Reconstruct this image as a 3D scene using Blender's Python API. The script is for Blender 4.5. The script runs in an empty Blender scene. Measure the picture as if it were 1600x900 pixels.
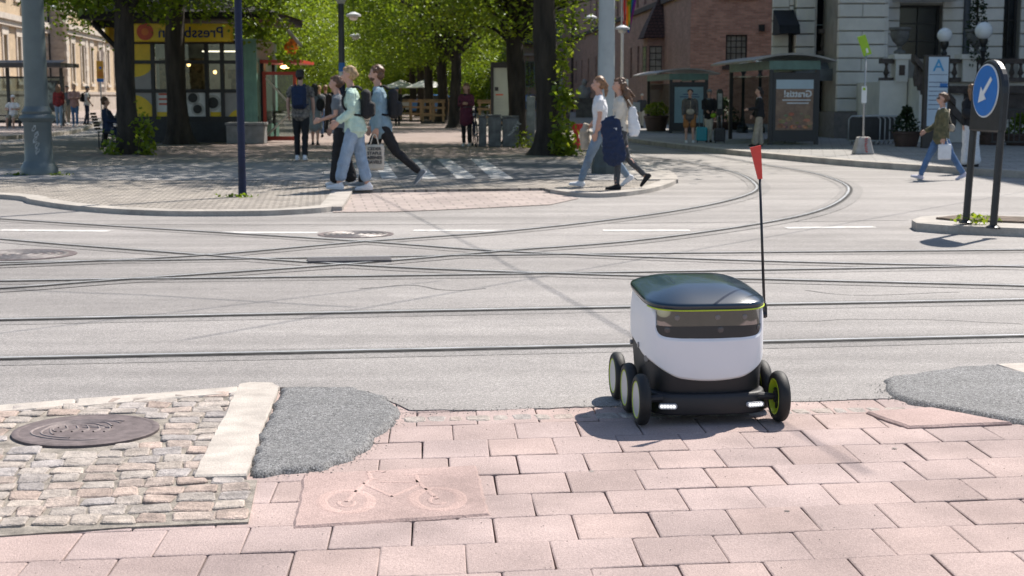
import bpy, math, random
from math import sin, cos, pi, radians, atan2, sqrt
from mathutils import Vector, Matrix, noise
random.seed(7)
scene = bpy.context.scene
COL = scene.collection
# ------------------------------------------------------------------ camera, sky, sun, exposure
F, CH, PITCH = 2300.0, 1.38, math.atan(300/2300.0)
cam = bpy.data.cameras.new('camera')
cam.sensor_width = 36; cam.lens = 36*F/1600
cam.clip_start = .05; cam.clip_end = 3000
cam.dof.use_dof = True; cam.dof.focus_distance = 6.5; cam.dof.aperture_fstop = 6.8
camo = bpy.data.objects.new('camera', cam); COL.objects.link(camo)
camo.location = (0, 0, CH); camo.rotation_euler = (pi/2-PITCH, 0, 0)
scene.camera = camo
SUN = Vector((.48, .58, 1)).normalized()
world = bpy.data.worlds.new('World'); scene.world = world; world.use_nodes = True
wn = world.node_tree.nodes; wl = world.node_tree.links
sky = wn.new('ShaderNodeTexSky'); sky.sky_type = 'NISHITA'; sky.sun_disc = False
sky.sun_elevation = math.asin(SUN.z); sky.sun_rotation = atan2(SUN.x, SUN.y)
sky.air_density = 1.0; sky.dust_density = .6; sky.ozone_density = 1.0
wl.new(sky.outputs[0], wn['Background'].inputs[0]); wn['Background'].inputs[1].default_value = .104
sl = bpy.data.lights.new('sun', 'SUN'); sl.energy = 5.0; sl.angle = radians(.53); sl.color = (1, .935, .85)
so = bpy.data.objects.new('sun', sl); COL.objects.link(so)
so.rotation_euler = SUN.to_track_quat('Z', 'Y').to_euler(); so.location = (10, 10, 30)
scene.view_settings.view_transform = 'Standard'; scene.view_settings.look = 'None'
scene.view_settings.exposure = .64; scene.view_settings.gamma = 1
scene.cycles.use_denoising = True
scene.cycles.max_bounces = 8; scene.cycles.transparent_max_bounces = 12
scene.cycles.sample_clamp_indirect = 6

# ------------------------------------------------------------------ helpers
def G(px, py, z=0.0):
    """ground point seen at a pixel of the 1600x900 photograph"""
    a, b = (px-800)/F, (450-py)/F
    dy = cos(PITCH)+b*sin(PITCH); dz = -sin(PITCH)+b*cos(PITCH)
    t = (z-CH)/dz
    return Vector((a*t, dy*t, z))
def GP(pts, z=0.0): return [G(p[0], p[1], z) for p in pts]
def X(px, Y): return (px-800)/F*Y/cos(PITCH) if False else (px-800)/F*Y
def Z(py, Y):
    b = (450-py)/F
    return CH + Y*(-sin(PITCH)+b*cos(PITCH))/(cos(PITCH)+b*sin(PITCH))

def tagp(o, label=None, cat=None, group=None, kind=None):
    if label: o['label'] = label
    if cat: o['category'] = cat
    if group: o['group'] = group
    if kind: o['kind'] = kind
    return o
def thing(name, label, cat, loc=(0,0,0), rz=0, group=None, s=1):
    o = bpy.data.objects.new(name, None); COL.objects.link(o)
    o.location = loc; o.rotation_euler = (0,0,rz); o.scale = (s,s,s); o.empty_display_size = .2
    return tagp(o, label, cat, group)
def copy_tree(o, parent=None, loc=None, rz=None, label=None, s=None):
    c = o.copy(); COL.objects.link(c)
    if parent: c.parent = parent
    if loc is not None: c.location = loc
    if rz is not None: c.rotation_euler = (0,0,rz)
    if s is not None: c.scale = (s,s,s) if not hasattr(s,'__len__') else s
    if label: c['label'] = label
    for ch in [x for x in COL.objects if x.parent == o]: copy_tree(ch, c)
    return c

def nn(t, k, **kw):
    n = t.nodes.new(k)
    for a, b in kw.items(): setattr(n, a, b)
    return n
def setin(n, **kw):
    for a, b in kw.items():
        n.inputs[a.replace('_', ' ')].default_value = b
    return n
MATS = {}
def mat(name, col, rough=.6, var=.12, scale=4, bump=0, bscale=60, metal=0, coat=0, spec=.5, emit=None, estr=0,
        speck=0, sscale=250, attr=False, col2=None, trans=0, stretch=None, alpha=1):
    if name in MATS: return MATS[name]
    m = bpy.data.materials.new(name); m.use_nodes = True; t = m.node_tree; L = t.links
    b = t.nodes['Principled BSDF']
    b.inputs['Roughness'].default_value = rough; b.inputs['Metallic'].default_value = metal
    b.inputs['Coat Weight'].default_value = coat; b.inputs['Specular IOR Level'].default_value = spec
    b.inputs['Coat Roughness'].default_value = .04
    if alpha < 1: b.inputs['Alpha'].default_value = alpha
    if trans: b.inputs['Transmission Weight'].default_value = trans
    if emit: b.inputs['Emission Color'].default_value = (*emit, 1); b.inputs['Emission Strength'].default_value = estr
    tc = nn(t, 'ShaderNodeTexCoord'); src = tc.outputs['Object']
    if stretch:
        mp = nn(t, 'ShaderNodeMapping'); mp.inputs['Scale'].default_value = stretch
        L.new(src, mp.inputs[0]); src = mp.outputs[0]
    n1 = setin(nn(t, 'ShaderNodeTexNoise'), Scale=scale, Detail=6.0, Roughness=.6); L.new(src, n1.inputs['Vector'])
    c2 = col2 if col2 else tuple(c*(1-var*2.2) for c in col)
    c1 = col if col2 else tuple(min(1, c*(1+var*.8)) for c in col)
    rp = nn(t, 'ShaderNodeMapRange'); rp.inputs[1].default_value = .3; rp.inputs[2].default_value = .7
    L.new(n1.outputs['Fac'], rp.inputs[0])
    mx = nn(t, 'ShaderNodeMix', data_type='RGBA'); mx.inputs[6].default_value = (*c2, 1); mx.inputs[7].default_value = (*c1, 1)
    L.new(rp.outputs[0], mx.inputs[0]); out = mx.outputs[2]
    if attr:
        at = nn(t, 'ShaderNodeVertexColor', layer_name='tint')
        mm = nn(t, 'ShaderNodeMix', data_type='RGBA', blend_type='MULTIPLY'); mm.inputs[0].default_value = 1
        L.new(out, mm.inputs[6]); L.new(at.outputs[0], mm.inputs[7]); out = mm.outputs[2]
    if speck:
        for sc, amt in ((sscale, speck), (sscale*.37, speck*.7)):
            n2 = setin(nn(t, 'ShaderNodeTexNoise'), Scale=sc, Detail=3.0, Roughness=.8); L.new(tc.outputs['Object'], n2.inputs['Vector'])
            r2 = nn(t, 'ShaderNodeMapRange'); r2.inputs[1].default_value = .3; r2.inputs[2].default_value = .7
            r2.inputs[3].default_value = 1-amt; r2.inputs[4].default_value = 1+amt
            L.new(n2.outputs['Fac'], r2.inputs[0])
            mm = nn(t, 'ShaderNodeVectorMath', operation='SCALE'); L.new(out, mm.inputs[0]); L.new(r2.outputs[0], mm.inputs['Scale']); out = mm.outputs[0]
    L.new(out, b.inputs['Base Color'])
    if bump:
        n3 = setin(nn(t, 'ShaderNodeTexNoise'), Scale=bscale, Detail=5.0, Roughness=.65); L.new(src, n3.inputs['Vector'])
        bp = setin(nn(t, 'ShaderNodeBump'), Strength=1.0, Distance=bump); L.new(n3.outputs['Fac'], bp.inputs['Height'])
        L.new(bp.outputs[0], b.inputs['Normal'])
    MATS[name] = m; m['bsdf'] = b.name
    return m
def brickmat(name, c1, c2, mortar, bw, bh, ms=.012, rough=.85, bump=.01, vertical=False, var=.0, ax='xz', off=.5, rot=0):
    if name in MATS: return MATS[name]
    m = bpy.data.materials.new(name); m.use_nodes = True; t = m.node_tree; L = t.links; b = t.nodes['Principled BSDF']
    b.inputs['Roughness'].default_value = rough
    tc = nn(t, 'ShaderNodeTexCoord'); sp = nn(t, 'ShaderNodeSeparateXYZ'); L.new(tc.outputs['Object'], sp.inputs[0])
    cb = nn(t, 'ShaderNodeCombineXYZ')
    if ax == 'xz':
        ad = nn(t, 'ShaderNodeMath', operation='ADD'); L.new(sp.outputs[0], ad.inputs[0]); L.new(sp.outputs[1], ad.inputs[1])
        L.new(ad.outputs[0], cb.inputs[0]); L.new(sp.outputs[2], cb.inputs[1])
    else:
        L.new(sp.outputs[0], cb.inputs[0]); L.new(sp.outputs[1], cb.inputs[1])
    mp = nn(t, 'ShaderNodeMapping'); mp.inputs['Rotation'].default_value = (0,0,rot); L.new(cb.outputs[0], mp.inputs[0])
    br = nn(t, 'ShaderNodeTexBrick'); br.offset = off
    L.new(mp.outputs[0], br.inputs['Vector'])
    setin(br, Scale=1.0, Mortar_Size=ms, Brick_Width=bw, Row_Height=bh, Mortar_Smooth=.2, Bias=0.0)
    br.inputs['Color1'].default_value = (*c1,1); br.inputs['Color2'].default_value = (*c2,1); br.inputs['Mortar'].default_value = (*mortar,1)
    n = setin(nn(t, 'ShaderNodeTexNoise'), Scale=.9, Detail=8.0, Roughness=.7); L.new(tc.outputs['Object'], n.inputs['Vector'])
    r = nn(t, 'ShaderNodeMapRange'); r.inputs[1].default_value=.3; r.inputs[2].default_value=.7; r.inputs[3].default_value=.78; r.inputs[4].default_value=1.18
    L.new(n.outputs['Fac'], r.inputs[0])
    vm = nn(t, 'ShaderNodeVectorMath', operation='SCALE'); L.new(br.outputs['Color'], vm.inputs[0]); L.new(r.outputs[0], vm.inputs['Scale'])
    L.new(vm.outputs[0], b.inputs['Base Color'])
    bp = setin(nn(t, 'ShaderNodeBump'), Strength=.6, Distance=bump); bp.invert = True; L.new(br.outputs['Fac'], bp.inputs['Height']); L.new(bp.outputs[0], b.inputs['Normal'])
    MATS[name] = m; return m
def glassmat(name, tint=(.8,.86,.84), t=.75, rough=.02):
    if name in MATS: return MATS[name]
    m = bpy.data.materials.new(name); m.use_nodes = True; T = m.node_tree; L = T.links
    T.nodes.remove(T.nodes['Principled BSDF']); o = T.nodes['Material Output']
    tr = nn(T, 'ShaderNodeBsdfTransparent'); tr.inputs[0].default_value = (*[c*t for c in tint], 1)
    gl = nn(T, 'ShaderNodeBsdfGlossy'); gl.inputs['Roughness'].default_value = rough; gl.inputs[0].default_value = (.9,.95,1,1)
    fr = setin(nn(T, 'ShaderNodeFresnel'), IOR=1.5); mx = nn(T, 'ShaderNodeMixShader')
    L.new(fr.outputs[0], mx.inputs[0]); L.new(tr.outputs[0], mx.inputs[1]); L.new(gl.outputs[0], mx.inputs[2]); L.new(mx.outputs[0], o.inputs[0])
    MATS[name] = m; return m

class MB:
    """collects faces, builds them as one mesh object"""
    def __init__(s): s.v = []; s.f = []; s.m = []; s.c = []; s.mi = 0; s.tint = (1,1,1); s.T = None
    def add(s, vs, fs):
        o = len(s.v)
        if s.T is not None: vs = [s.T @ Vector(v) for v in vs]
        s.v += [tuple(v) for v in vs]
        for f in fs: s.f.append([i+o for i in f]); s.m.append(s.mi); s.c.append(s.tint)
    def box(s, x0, x1, y0, y1, z0, z1):
        s.add([(x0,y0,z0),(x1,y0,z0),(x1,y1,z0),(x0,y1,z0),(x0,y0,z1),(x1,y0,z1),(x1,y1,z1),(x0,y1,z1)],
              [(0,3,2,1),(4,5,6,7),(0,1,5,4),(1,2,6,5),(2,3,7,6),(3,0,4,7)])
        return s
    def bbox(s, x0, x1, y0, y1, z0, z1, b=.01):
        """box with all edges chamfered"""
        xs, ys, zs = (x0,x1), (y0,y1), (z0,z1); vs = []; idx = {}
        for i in (0,1):
            for j in (0,1):
                for k in (0,1):
                    sx, sy, sz = (1,-1)[i], (1,-1)[j], (1,-1)[k]
                    for a in range(3):
                        p = [xs[i]+sx*b, ys[j]+sy*b, zs[k]+sz*b]; p[a] = (xs[i],ys[j],zs[k])[a]
                        idx[(i,j,k,a)] = len(vs); vs.append(p)
        fs = []
        for a in range(3):
            o1, o2 = [q for q in range(3) if q != a]
            for e in (0,1):
                f = []
                for u, w in ((0,0),(1,0),(1,1),(0,1)):
                    c = [0,0,0]; c[a] = e; c[o1] = u; c[o2] = w; f.append(idx[(*c, a)])
                if (e == 0) ^ (a == 1): f.reverse()
                fs.append(f)
        for a in range(3):
            o1, o2 = [q for q in range(3) if q != a]
            for u in (0,1):
                for w in (0,1):
                    c0 = [0,0,0]; c0[o1]=u; c0[o2]=w; c1 = list(c0); c1[a]=1
                    f = [idx[(*c0,o1)], idx[(*c1,o1)], idx[(*c1,o2)], idx[(*c0,o2)]]
                    fs.append(f)
        for i in (0,1):
            for j in (0,1):
                for k in (0,1): fs.append([idx[(i,j,k,0)], idx[(i,j,k,1)], idx[(i,j,k,2)]])
        s.add(vs, fs); return s
    def prism(s, poly, z0, z1):
        n = len(poly); vs = [(p[0],p[1],z0) for p in poly]+[(p[0],p[1],z1) for p in poly]
        s.add(vs, [list(range(n))[::-1], list(range(n,2*n))]+[(i,(i+1)%n,n+(i+1)%n,n+i) for i in range(n)]); return s
    def extr(s, poly, y0, y1):
        """polygon in x,z pushed along y"""
        n = len(poly); vs = [(p[0],y0,p[1]) for p in poly]+[(p[0],y1,p[1]) for p in poly]
        s.add(vs, [list(range(n)), list(range(n,2*n))[::-1]]+[(i,n+i,n+(i+1)%n,(i+1)%n) for i in range(n)]); return s
    def sheet(s, poly): s.add([tuple(p) for p in poly], [list(range(len(poly)))]); return s
    def tube(s, pts, r, n=10, cap=True, flat=None):
        pts = [Vector(p) for p in pts]; m = len(pts)
        rs = r if hasattr(r, '__len__') else [r]*m
        vs = []; up = None
        for i, p in enumerate(pts):
            d = (pts[min(i+1,m-1)]-pts[max(i-1,0)]).normalized()
            if up is None: up = d.orthogonal().normalized()
            else:
                up = up-d*up.dot(d)
                up = up.normalized() if up.length > 1e-6 else d.orthogonal().normalized()
            w = d.cross(up)
            for k in range(n):
                a = 2*pi*k/n; vs.append(p+(up*cos(a)+w*sin(a))*rs[i])
        fs = [(i*n+k, i*n+(k+1)%n, (i+1)*n+(k+1)%n, (i+1)*n+k) for i in range(m-1) for k in range(n)]
        if cap: fs += [list(range(n))[::-1], list(range((m-1)*n, m*n))]
        s.add(vs, fs); return s
    def lathe(s, prof, c=(0,0,0), n=24, axis='z'):
        vs = []; m = len(prof)
        for r, h in prof:
            for k in range(n):
                a = 2*pi*k/n
                if axis == 'z': vs.append((c[0]+r*cos(a), c[1]+r*sin(a), c[2]+h))
                elif axis == 'x': vs.append((c[0]+h, c[1]+r*cos(a), c[2]+r*sin(a)))
                else: vs.append((c[0]+r*cos(a), c[1]+h, c[2]-r*sin(a)))
        fs = [(i*n+k, i*n+(k+1)%n, (i+1)*n+(k+1)%n, (i+1)*n+k) for i in range(m-1) for k in range(n)]
        fs += [list(range(n))[::-1], list(range((m-1)*n, m*n))]
        s.add(vs, fs); return s
    def ball(s, c, r, n=16, m=10):
        rx, ry, rz = r if hasattr(r,'__len__') else (r,r,r)
        vs = [(c[0],c[1],c[2]-rz)]; fs = []
        for i in range(1,m):
            a = pi*i/m-pi/2
            for k in range(n):
                b = 2*pi*k/n; vs.append((c[0]+rx*cos(a)*cos(b), c[1]+ry*cos(a)*sin(b), c[2]+rz*sin(a)))
        vs.append((c[0],c[1],c[2]+rz)); T = len(vs)-1
        for k in range(n):
            fs.append((0,1+(k+1)%n,1+k)); fs.append((T, T-n+k, T-n+(k+1)%n))
            for i in range(m-2): fs.append((1+i*n+k,1+i*n+(k+1)%n,1+(i+1)*n+(k+1)%n,1+(i+1)*n+k))
        s.add(vs, fs); return s
    def grid(s, fn, nu, nv, closeu=False):
        vs = [fn(i/(nu if closeu else nu-1), j/(nv-1)) for j in range(nv) for i in range(nu)]
        fs = []
        for j in range(nv-1):
            for i in range(nu if closeu else nu-1):
                a = j*nu+i; b = j*nu+(i+1)%nu; fs.append((a,b,b+nu,a+nu))
        s.add(vs, fs); return s
    def mesh(s, name, mats, smooth=False, auto=None):
        me = bpy.data.meshes.new(name); me.from_pydata(s.v, [], s.f)
        mats = mats if isinstance(mats, (list,tuple)) else [mats]
        for m in mats: me.materials.append(m)
        me.polygons.foreach_set('material_index', s.m)
        if any(c != (1,1,1) for c in s.c):
            ca = me.color_attributes.new('tint', 'FLOAT_COLOR', 'CORNER'); arr = []
            for p in me.polygons: arr += [*s.c[p.index], 1]*len(p.vertices)
            ca.data.foreach_set('color', arr)
        if smooth:
            me.polygons.foreach_set('use_smooth', [True]*len(me.polygons))
            if auto: me.set_sharp_from_angle(angle=radians(auto))
        me.update(); return me
    def build(s, name, mats, parent=None, smooth=False, auto=None, label=None, cat=None, group=None, kind=None):
        o = bpy.data.objects.new(name, s.mesh(name, mats, smooth, auto)); COL.objects.link(o)
        if parent: o.parent = parent
        return tagp(o, label, cat, group, kind)
def smooth_line(pts, n=8):
    out = []; P = [Vector(p) for p in pts]
    for i in range(len(P)-1):
        p0, p1, p2, p3 = P[max(i-1,0)], P[i], P[i+1], P[min(i+2,len(P)-1)]
        for k in range(n):
            t = k/n; out.append(.5*((2*p1)+(p2-p0)*t+(2*p0-5*p1+4*p2-p3)*t*t+(3*p1-p0-3*p2+p3)*t**3))
    out.append(P[-1]); return out
def ribbon(mb, pts, w0, w1, z0, z1=None):
    """strip between side offsets w0..w1 of a ground line; with z1 a solid of that height"""
    P = [Vector((p[0],p[1])) for p in pts]; A = []; B = []
    for i, p in enumerate(P):
        d = (P[min(i+1,len(P)-1)]-P[max(i-1,0)]).normalized(); nrm = Vector((-d.y, d.x))
        A.append(p+nrm*w0); B.append(p+nrm*w1)
    for i in range(len(P)-1):
        q = [A[i], A[i+1], B[i+1], B[i]]
        if w1 > w0: q = q
        if z1 is None: mb.sheet([(a.x,a.y,z0) for a in q])
        else: mb.prism(q, z0, z1)
def inside(p, poly):
    x, y = p[0], p[1]; c = False; n = len(poly); j = n-1
    for i in range(n):
        xi, yi, xj, yj = poly[i][0], poly[i][1], poly[j][0], poly[j][1]
        if (yi > y) != (yj > y) and x < (xj-xi)*(y-yi)/(yj-yi)+xi: c = not c
        j = i
    return c
def edge_dist(p, poly):
    best = 1e9; n = len(poly)
    for i in range(n):
        ax, ay = poly[i][0], poly[i][1]; bx, by = poly[(i+1)%n][0], poly[(i+1)%n][1]
        dx, dy = bx-ax, by-ay; L = dx*dx+dy*dy or 1e-9
        t = max(0, min(1, ((p[0]-ax)*dx+(p[1]-ay)*dy)/L))
        best = min(best, (p[0]-ax-dx*t)**2+(p[1]-ay-dy*t)**2)
    return sqrt(best)
def jag(poly, step=.03, amp=.015):
    out = []
    n = len(poly)
    for i in range(n):
        a, b = Vector(poly[i][:2]), Vector(poly[(i+1)%n][:2]); k = max(1, int((b-a).length/step))
        for q in range(k):
            p = a.lerp(b, q/k); v = noise.noise_vector(Vector((p.x*14, p.y*14, 3)))+.6*noise.noise_vector(Vector((p.x*45, p.y*45, 7)))
            out.append(Vector((p.x+v.x*amp*2, p.y+v.y*amp*2)))
    return out
def text_mesh(mb, s, size, T, depth=.004, bold=0, mirror=False, align='CENTER', ext=True):
    cu = bpy.data.curves.new('t', 'FONT'); cu.body = s; cu.size = size; cu.align_x = align; cu.align_y = 'CENTER'
    cu.extrude = depth/2; cu.offset = bold; cu.resolution_u = 3
    o = bpy.data.objects.new('t', cu); COL.objects.link(o)
    me = o.to_mesh(); sx = -1 if mirror else 1
    vs = [T @ Vector((v.co.x*sx, v.co.y, v.co.z)) for v in me.vertices]; fs = [list(p.vertices) if not mirror else list(p.vertices)[::-1] for p in me.polygons]
    keep, mb.T = mb.T, None; mb.add(vs, fs); mb.T = keep
    o.to_mesh_clear(); bpy.data.objects.remove(o); bpy.data.curves.remove(cu)
def face_T(x, y, z, rz=0):
    """text plane standing upright, read from -y"""
    return Matrix.Translation((x,y,z)) @ Matrix.Rotation(rz,4,'Z') @ Matrix.Rotation(pi/2,4,'X')
# ------------------------------------------------------------------ ground materials
def asphalt(name, base, patch=.25, speck=.35, g=1.0, bd=.005):
    m = bpy.data.materials.new(name); m.use_nodes = True; t = m.node_tree; L = t.links; b = t.nodes['Principled BSDF']
    tc = nn(t, 'ShaderNodeTexCoord'); o = tc.outputs['Object']; b.inputs['Roughness'].default_value = .75
    out = None
    def ns(scale, lo, hi, a=.3, c=.7, det=5.0, vec=o):
        n = setin(nn(t, 'ShaderNodeTexNoise'), Scale=scale, Detail=det, Roughness=.65); L.new(vec, n.inputs['Vector'])
        r = nn(t, 'ShaderNodeMapRange'); r.inputs[1].default_value=a; r.inputs[2].default_value=c; r.inputs[3].default_value=lo; r.inputs[4].default_value=hi
        L.new(n.outputs['Fac'], r.inputs[0]); return r.outputs[0]
    mp = nn(t, 'ShaderNodeMapping'); mp.inputs['Rotation'].default_value = (0,0,-.13); mp.inputs['Scale'].default_value = (.12, 1.3, 1); L.new(o, mp.inputs[0])
    fs = [ns(.45, 1-patch*.6, 1+patch*.5), ns(1.0, 1-patch, 1+patch*.7, vec=mp.outputs[0]), ns(6, .93, 1.06), ns(210*g, 1-speck, 1+speck, .38, .62, 2.0), ns(75*g, 1-speck*.55, 1+speck*.55, .35, .65, 2.0)]
    x = fs[0]
    for f in fs[1:]:
        mu = nn(t, 'ShaderNodeMath', operation='MULTIPLY'); L.new(x, mu.inputs[0]); L.new(f, mu.inputs[1]); x = mu.outputs[0]
    # light stone chips in the binder
    v = setin(nn(t, 'ShaderNodeTexVoronoi'), Scale=95.0); L.new(o, v.inputs['Vector'])
    lt = nn(t, 'ShaderNodeMath', operation='LESS_THAN'); lt.inputs[1].default_value = .16; L.new(v.outputs['Distance'], lt.inputs[0])
    sc = nn(t, 'ShaderNodeMath', operation='MULTIPLY'); sc.inputs[1].default_value = .5; L.new(lt.outputs[0], sc.inputs[0])
    ad = nn(t, 'ShaderNodeMath', operation='ADD'); ad.inputs[1].default_value = 1; L.new(sc.outputs[0], ad.inputs[0])
    mu = nn(t, 'ShaderNodeMath', operation='MULTIPLY'); L.new(x, mu.inputs[0]); L.new(ad.outputs[0], mu.inputs[1])
    vm = nn(t, 'ShaderNodeVectorMath', operation='SCALE'); vm.inputs[0].default_value = base; L.new(mu.outputs[0], vm.inputs['Scale'])
    L.new(vm.outputs[0], b.inputs['Base Color'])
    n3 = setin(nn(t, 'ShaderNodeTexNoise'), Scale=130.0*g, Detail=4.0, Roughness=.7); L.new(o, n3.inputs['Vector'])
    bp = setin(nn(t, 'ShaderNodeBump'), Strength=.8, Distance=bd); L.new(n3.outputs['Fac'], bp.inputs['Height']); L.new(bp.outputs[0], b.inputs['Normal'])
    MATS[name] = m; return m
M_road = asphalt('road asphalt', (.262,.243,.23), .28, .4)
M_seam = asphalt('rail side asphalt', (.222,.207,.197), .3, .45)
M_patch = asphalt('patch asphalt', (.165,.163,.162), .15, .6, .8, .009)
M_dirt = mat('joint sand', (.14,.12,.10), .95, .3, 9, .004, 200, speck=.4)
M_paver = mat('pink paver', (.42,.322,.296), .88, .15, 1.7, .005, 130, speck=.24, sscale=230, attr=True)
M_sett = mat('granite sett', (.40,.355,.322), .85, .2, 14, .012, 45, speck=.3, sscale=200, attr=True)
M_kerb = mat('granite kerb', (.47,.42,.37), .85, .12, 7, .004, 90, speck=.15, sscale=260)
M_kerbfar = mat('granite kerb far', (.40,.365,.325), .85, .15, 3, .004, 40, speck=.12, sscale=60)
M_white = mat('road paint', (.62,.60,.57), .7, .18, 12, .002, 90)
M_rail = mat('rail steel', (.60,.61,.63), .34, .2, 3, metal=.35)
M_groove = mat('rail groove', (.035,.033,.032), .9, .3, 10)
M_tar = mat('tar seam', (.15,.142,.136), .8, .3, 8, speck=.2)
M_iron = mat('cast iron cover', (.165,.132,.130), .75, .2, 14, .002, 120, metal=.3)

# one sheet to the horizon
MB().sheet([(-900,-60,-.03),(900,-60,-.03),(900,1500,-.03),(-900,1500,-.03)]).build('ground', M_dirt, kind='structure')
# near edge of the tramway asphalt
near = [(-400,672),(0,637),(200,623),(372,606),(440,606),(520,610),(575,612),(610,628),(640,641),(760,642),(900,637),(1100,632),(1280,627),(1390,624),(1430,600),(1480,585),(1560,572),(1700,565),(2200,540)]
ne = [G(*p) for p in near]
ne = [Vector(p[:2]) for p in ne]
edge = []
for i in range(len(ne)-1):
    k = max(1, int((ne[i+1]-ne[i]).length/.03))
    for q in range(k):
        p = ne[i].lerp(ne[i+1], q/k); w = noise.noise(Vector((p.x*11,p.y*11,0)))*.022+noise.noise(Vector((p.x*40,0,2)))*.012
        edge.append((p.x, p.y+w, .004))
edge.append((ne[-1].x, ne[-1].y, .004))
rd = MB(); rd.sheet([(-500,edge[0][1],.004)]+edge+[(500,edge[-1][1],.004),(500,900,.004),(-500,900,.004)])
n = len(edge)
for i in range(n-1):
    a, b = edge[i], edge[i+1]; rd.add([(a[0],a[1],-.03),(b[0],b[1],-.03),b,a], [(0,1,2,3)])
rd.build('road', M_road, kind='structure')

# ------------------------------------------------------------------ block paving, every block real
def block(mb, c, u, v, w, d, z, inset, drop=.02, rnd=.004, tilt=.003, tint=(1,1,1), k=1.0):
    """one paving block with a chamfered, slightly irregular outline"""
    R = random.uniform
    co = []
    for sx, sy in ((-1,-1),(1,-1),(1,1),(-1,1)):
        hx, hy = w/2+R(-rnd,rnd), d/2+R(-rnd,rnd); cr = inset*1.3
        if sx*sy > 0: co += [(sx*hx, sy*(hy-cr)), (sx*(hx-cr), sy*hy)]
        else: co += [(sx*(hx-cr), sy*hy), (sx*hx, sy*(hy-cr))]
    co = [co[1],co[0],co[3],co[2],co[5],co[4],co[7],co[6]] if False else co
    ang = sorted(range(8), key=lambda i: atan2(co[i][1], co[i][0])); co = [co[i] for i in ang]
    tx, ty, tz = R(-tilt,tilt), R(-tilt,tilt), R(-.0015,.0015)
    def P(x, y, zz): p = c+u*x+v*y; return (p.x, p.y, z+zz+tz+tx*x/w+ty*y/d)
    vs = [P(x, y, -drop) for x, y in co]+[P(x, y, -inset*.55) for x, y in co]
    vs += [P(x*(1-inset*2*k/w), y*(1-inset*2*k/d), 0) for x, y in co]
    fs = [list(range(16,24))]
    for r in (0,8):
        for i in range(8): fs.append((r+i, r+(i+1)%8, r+8+(i+1)%8, r+8+i))
    mb.tint = tint; mb.add(vs, fs)
U = Vector((cos(.128), sin(.128))); V = Vector((-.055, 1)).normalized()
cob_poly = [G(*p) for p in ((-700,700),(0,648),(374,616),(302,752),(402,752),(388,818),(200,826),(0,840),(-700,880))]
slab_poly = [G(*p) for p in ((474,742),(745,729),(766,806),(457,826))]
slab2_poly = [G(*p) for p in ((1352,647),(1455,640),(1582,664),(1420,671))]
pv = MB(); bw, bd = .262, .279
o0 = G(1010, 782)
for j in range(-20, 10):
    for i in range(-34, 36):
        off = (.5 if j % 2 else 0)*bw+.02*sin(j*2.3)
        c3 = o0.to_2d()+U*(i*bw+off)+V*(j*bd)
        if c3.y < -1.5 or c3.y > 6.75 or abs(c3.x) > 7.5: continue
        if (inside(c3, cob_poly) and edge_dist(c3, cob_poly) > .15) or (inside(c3, slab_poly) and edge_dist(c3, slab_poly) > .2): continue
        px = 800+c3.x/max(c3.y,.5)*F
        t = random.uniform(.93,1.05); h = random.uniform(-.012,.02)
        if random.random() < .08: t *= .9
        jw = random.choice((.003,.004,.005,.007))
        block(pv, c3, U, V, bw-jw, bd-jw, 0.0, .0045, .03, .0022, .0035, (t*(1+h), t, t*(1-h)))
pv.build('paved_path', M_paver, kind='structure')
# left border courses of larger slabs run along the bottom of the setts (same paving)
# ---- setts
MB().prism([(p.x,p.y) for p in cob_poly],-.028,.006).build('sett_bed', mat('sett joint sand', (.30,.265,.225), .95, .25, 12, .004, 160, speck=.35), kind='structure')
TINTS = [(1,.97,.93),(.92,.92,.95),(1.12,1.06,1),(1.1,.86,.74),(.86,.88,.95),(1.16,1.08,.98),(1.0,.84,.75),(.98,.95,.9)]
mh = G(135,677).to_2d()
st = MB(); sw, sd = .122, .112
o1 = G(388,815).to_2d(); j = 0; V2 = Vector((-.16,1)).normalized()
for j in range(0, 25):
    x = -j*.006; rw = sd*random.uniform(.93,1.06)
    i = 0; xx = -.0 - random.uniform(0,.05)
    while xx > -4.2:
        w = sw*random.uniform(.78,1.18)
        c3 = o1+U*(xx)+V2*(j*sd+.065)+Vector((0, .012*sin(xx*5+j)))
        xx -= w*.5+.0; cc = o1+U*(xx+w*.25)+V2*(j*sd+.065)+Vector((0,.014*sin(xx*4+j*.3)))
        xx -= w*.5
        if not (inside(cc, cob_poly) or (edge_dist(cc, cob_poly) < .06 and j > 2)) or (cc-mh).length < .345: continue
        tn = random.choice(TINTS); q = random.uniform(.85,1.12)
        ja = random.gauss(0,.045); block(st, cc, Vector((U.x-U.y*ja, U.y+U.x*ja)), Vector((V2.x-V2.y*ja, V2.y+V2.x*ja)), w-.010, rw-.010, .013, .007, .03, .008, .006, tuple((.55*a+.45)*q for a in tn), .8)
st.build('sett_paving', M_sett, kind='structure')
# small sett course along the asphalt edge
ss = MB()
for row in (0,):
    x0 = 628+row*6
    a, b = G(628, 656-row*7).to_2d(), G(1400, 640-row*6).to_2d(); L_ = (b-a).length; d_ = (b-a).normalized(); xx = 0; pn = Vector((-d_.y,d_.x))
    while xx < L_:
        w = random.uniform(.07,.12); block(ss, a+d_*(xx+w/2), d_, pn, w-.008, .10, .003, .010, .03, .006, .004, tuple(.3*q_+.68 for q_ in random.choice(TINTS))); xx += w
ss.build('sett_course', M_sett, kind='structure')
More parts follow.
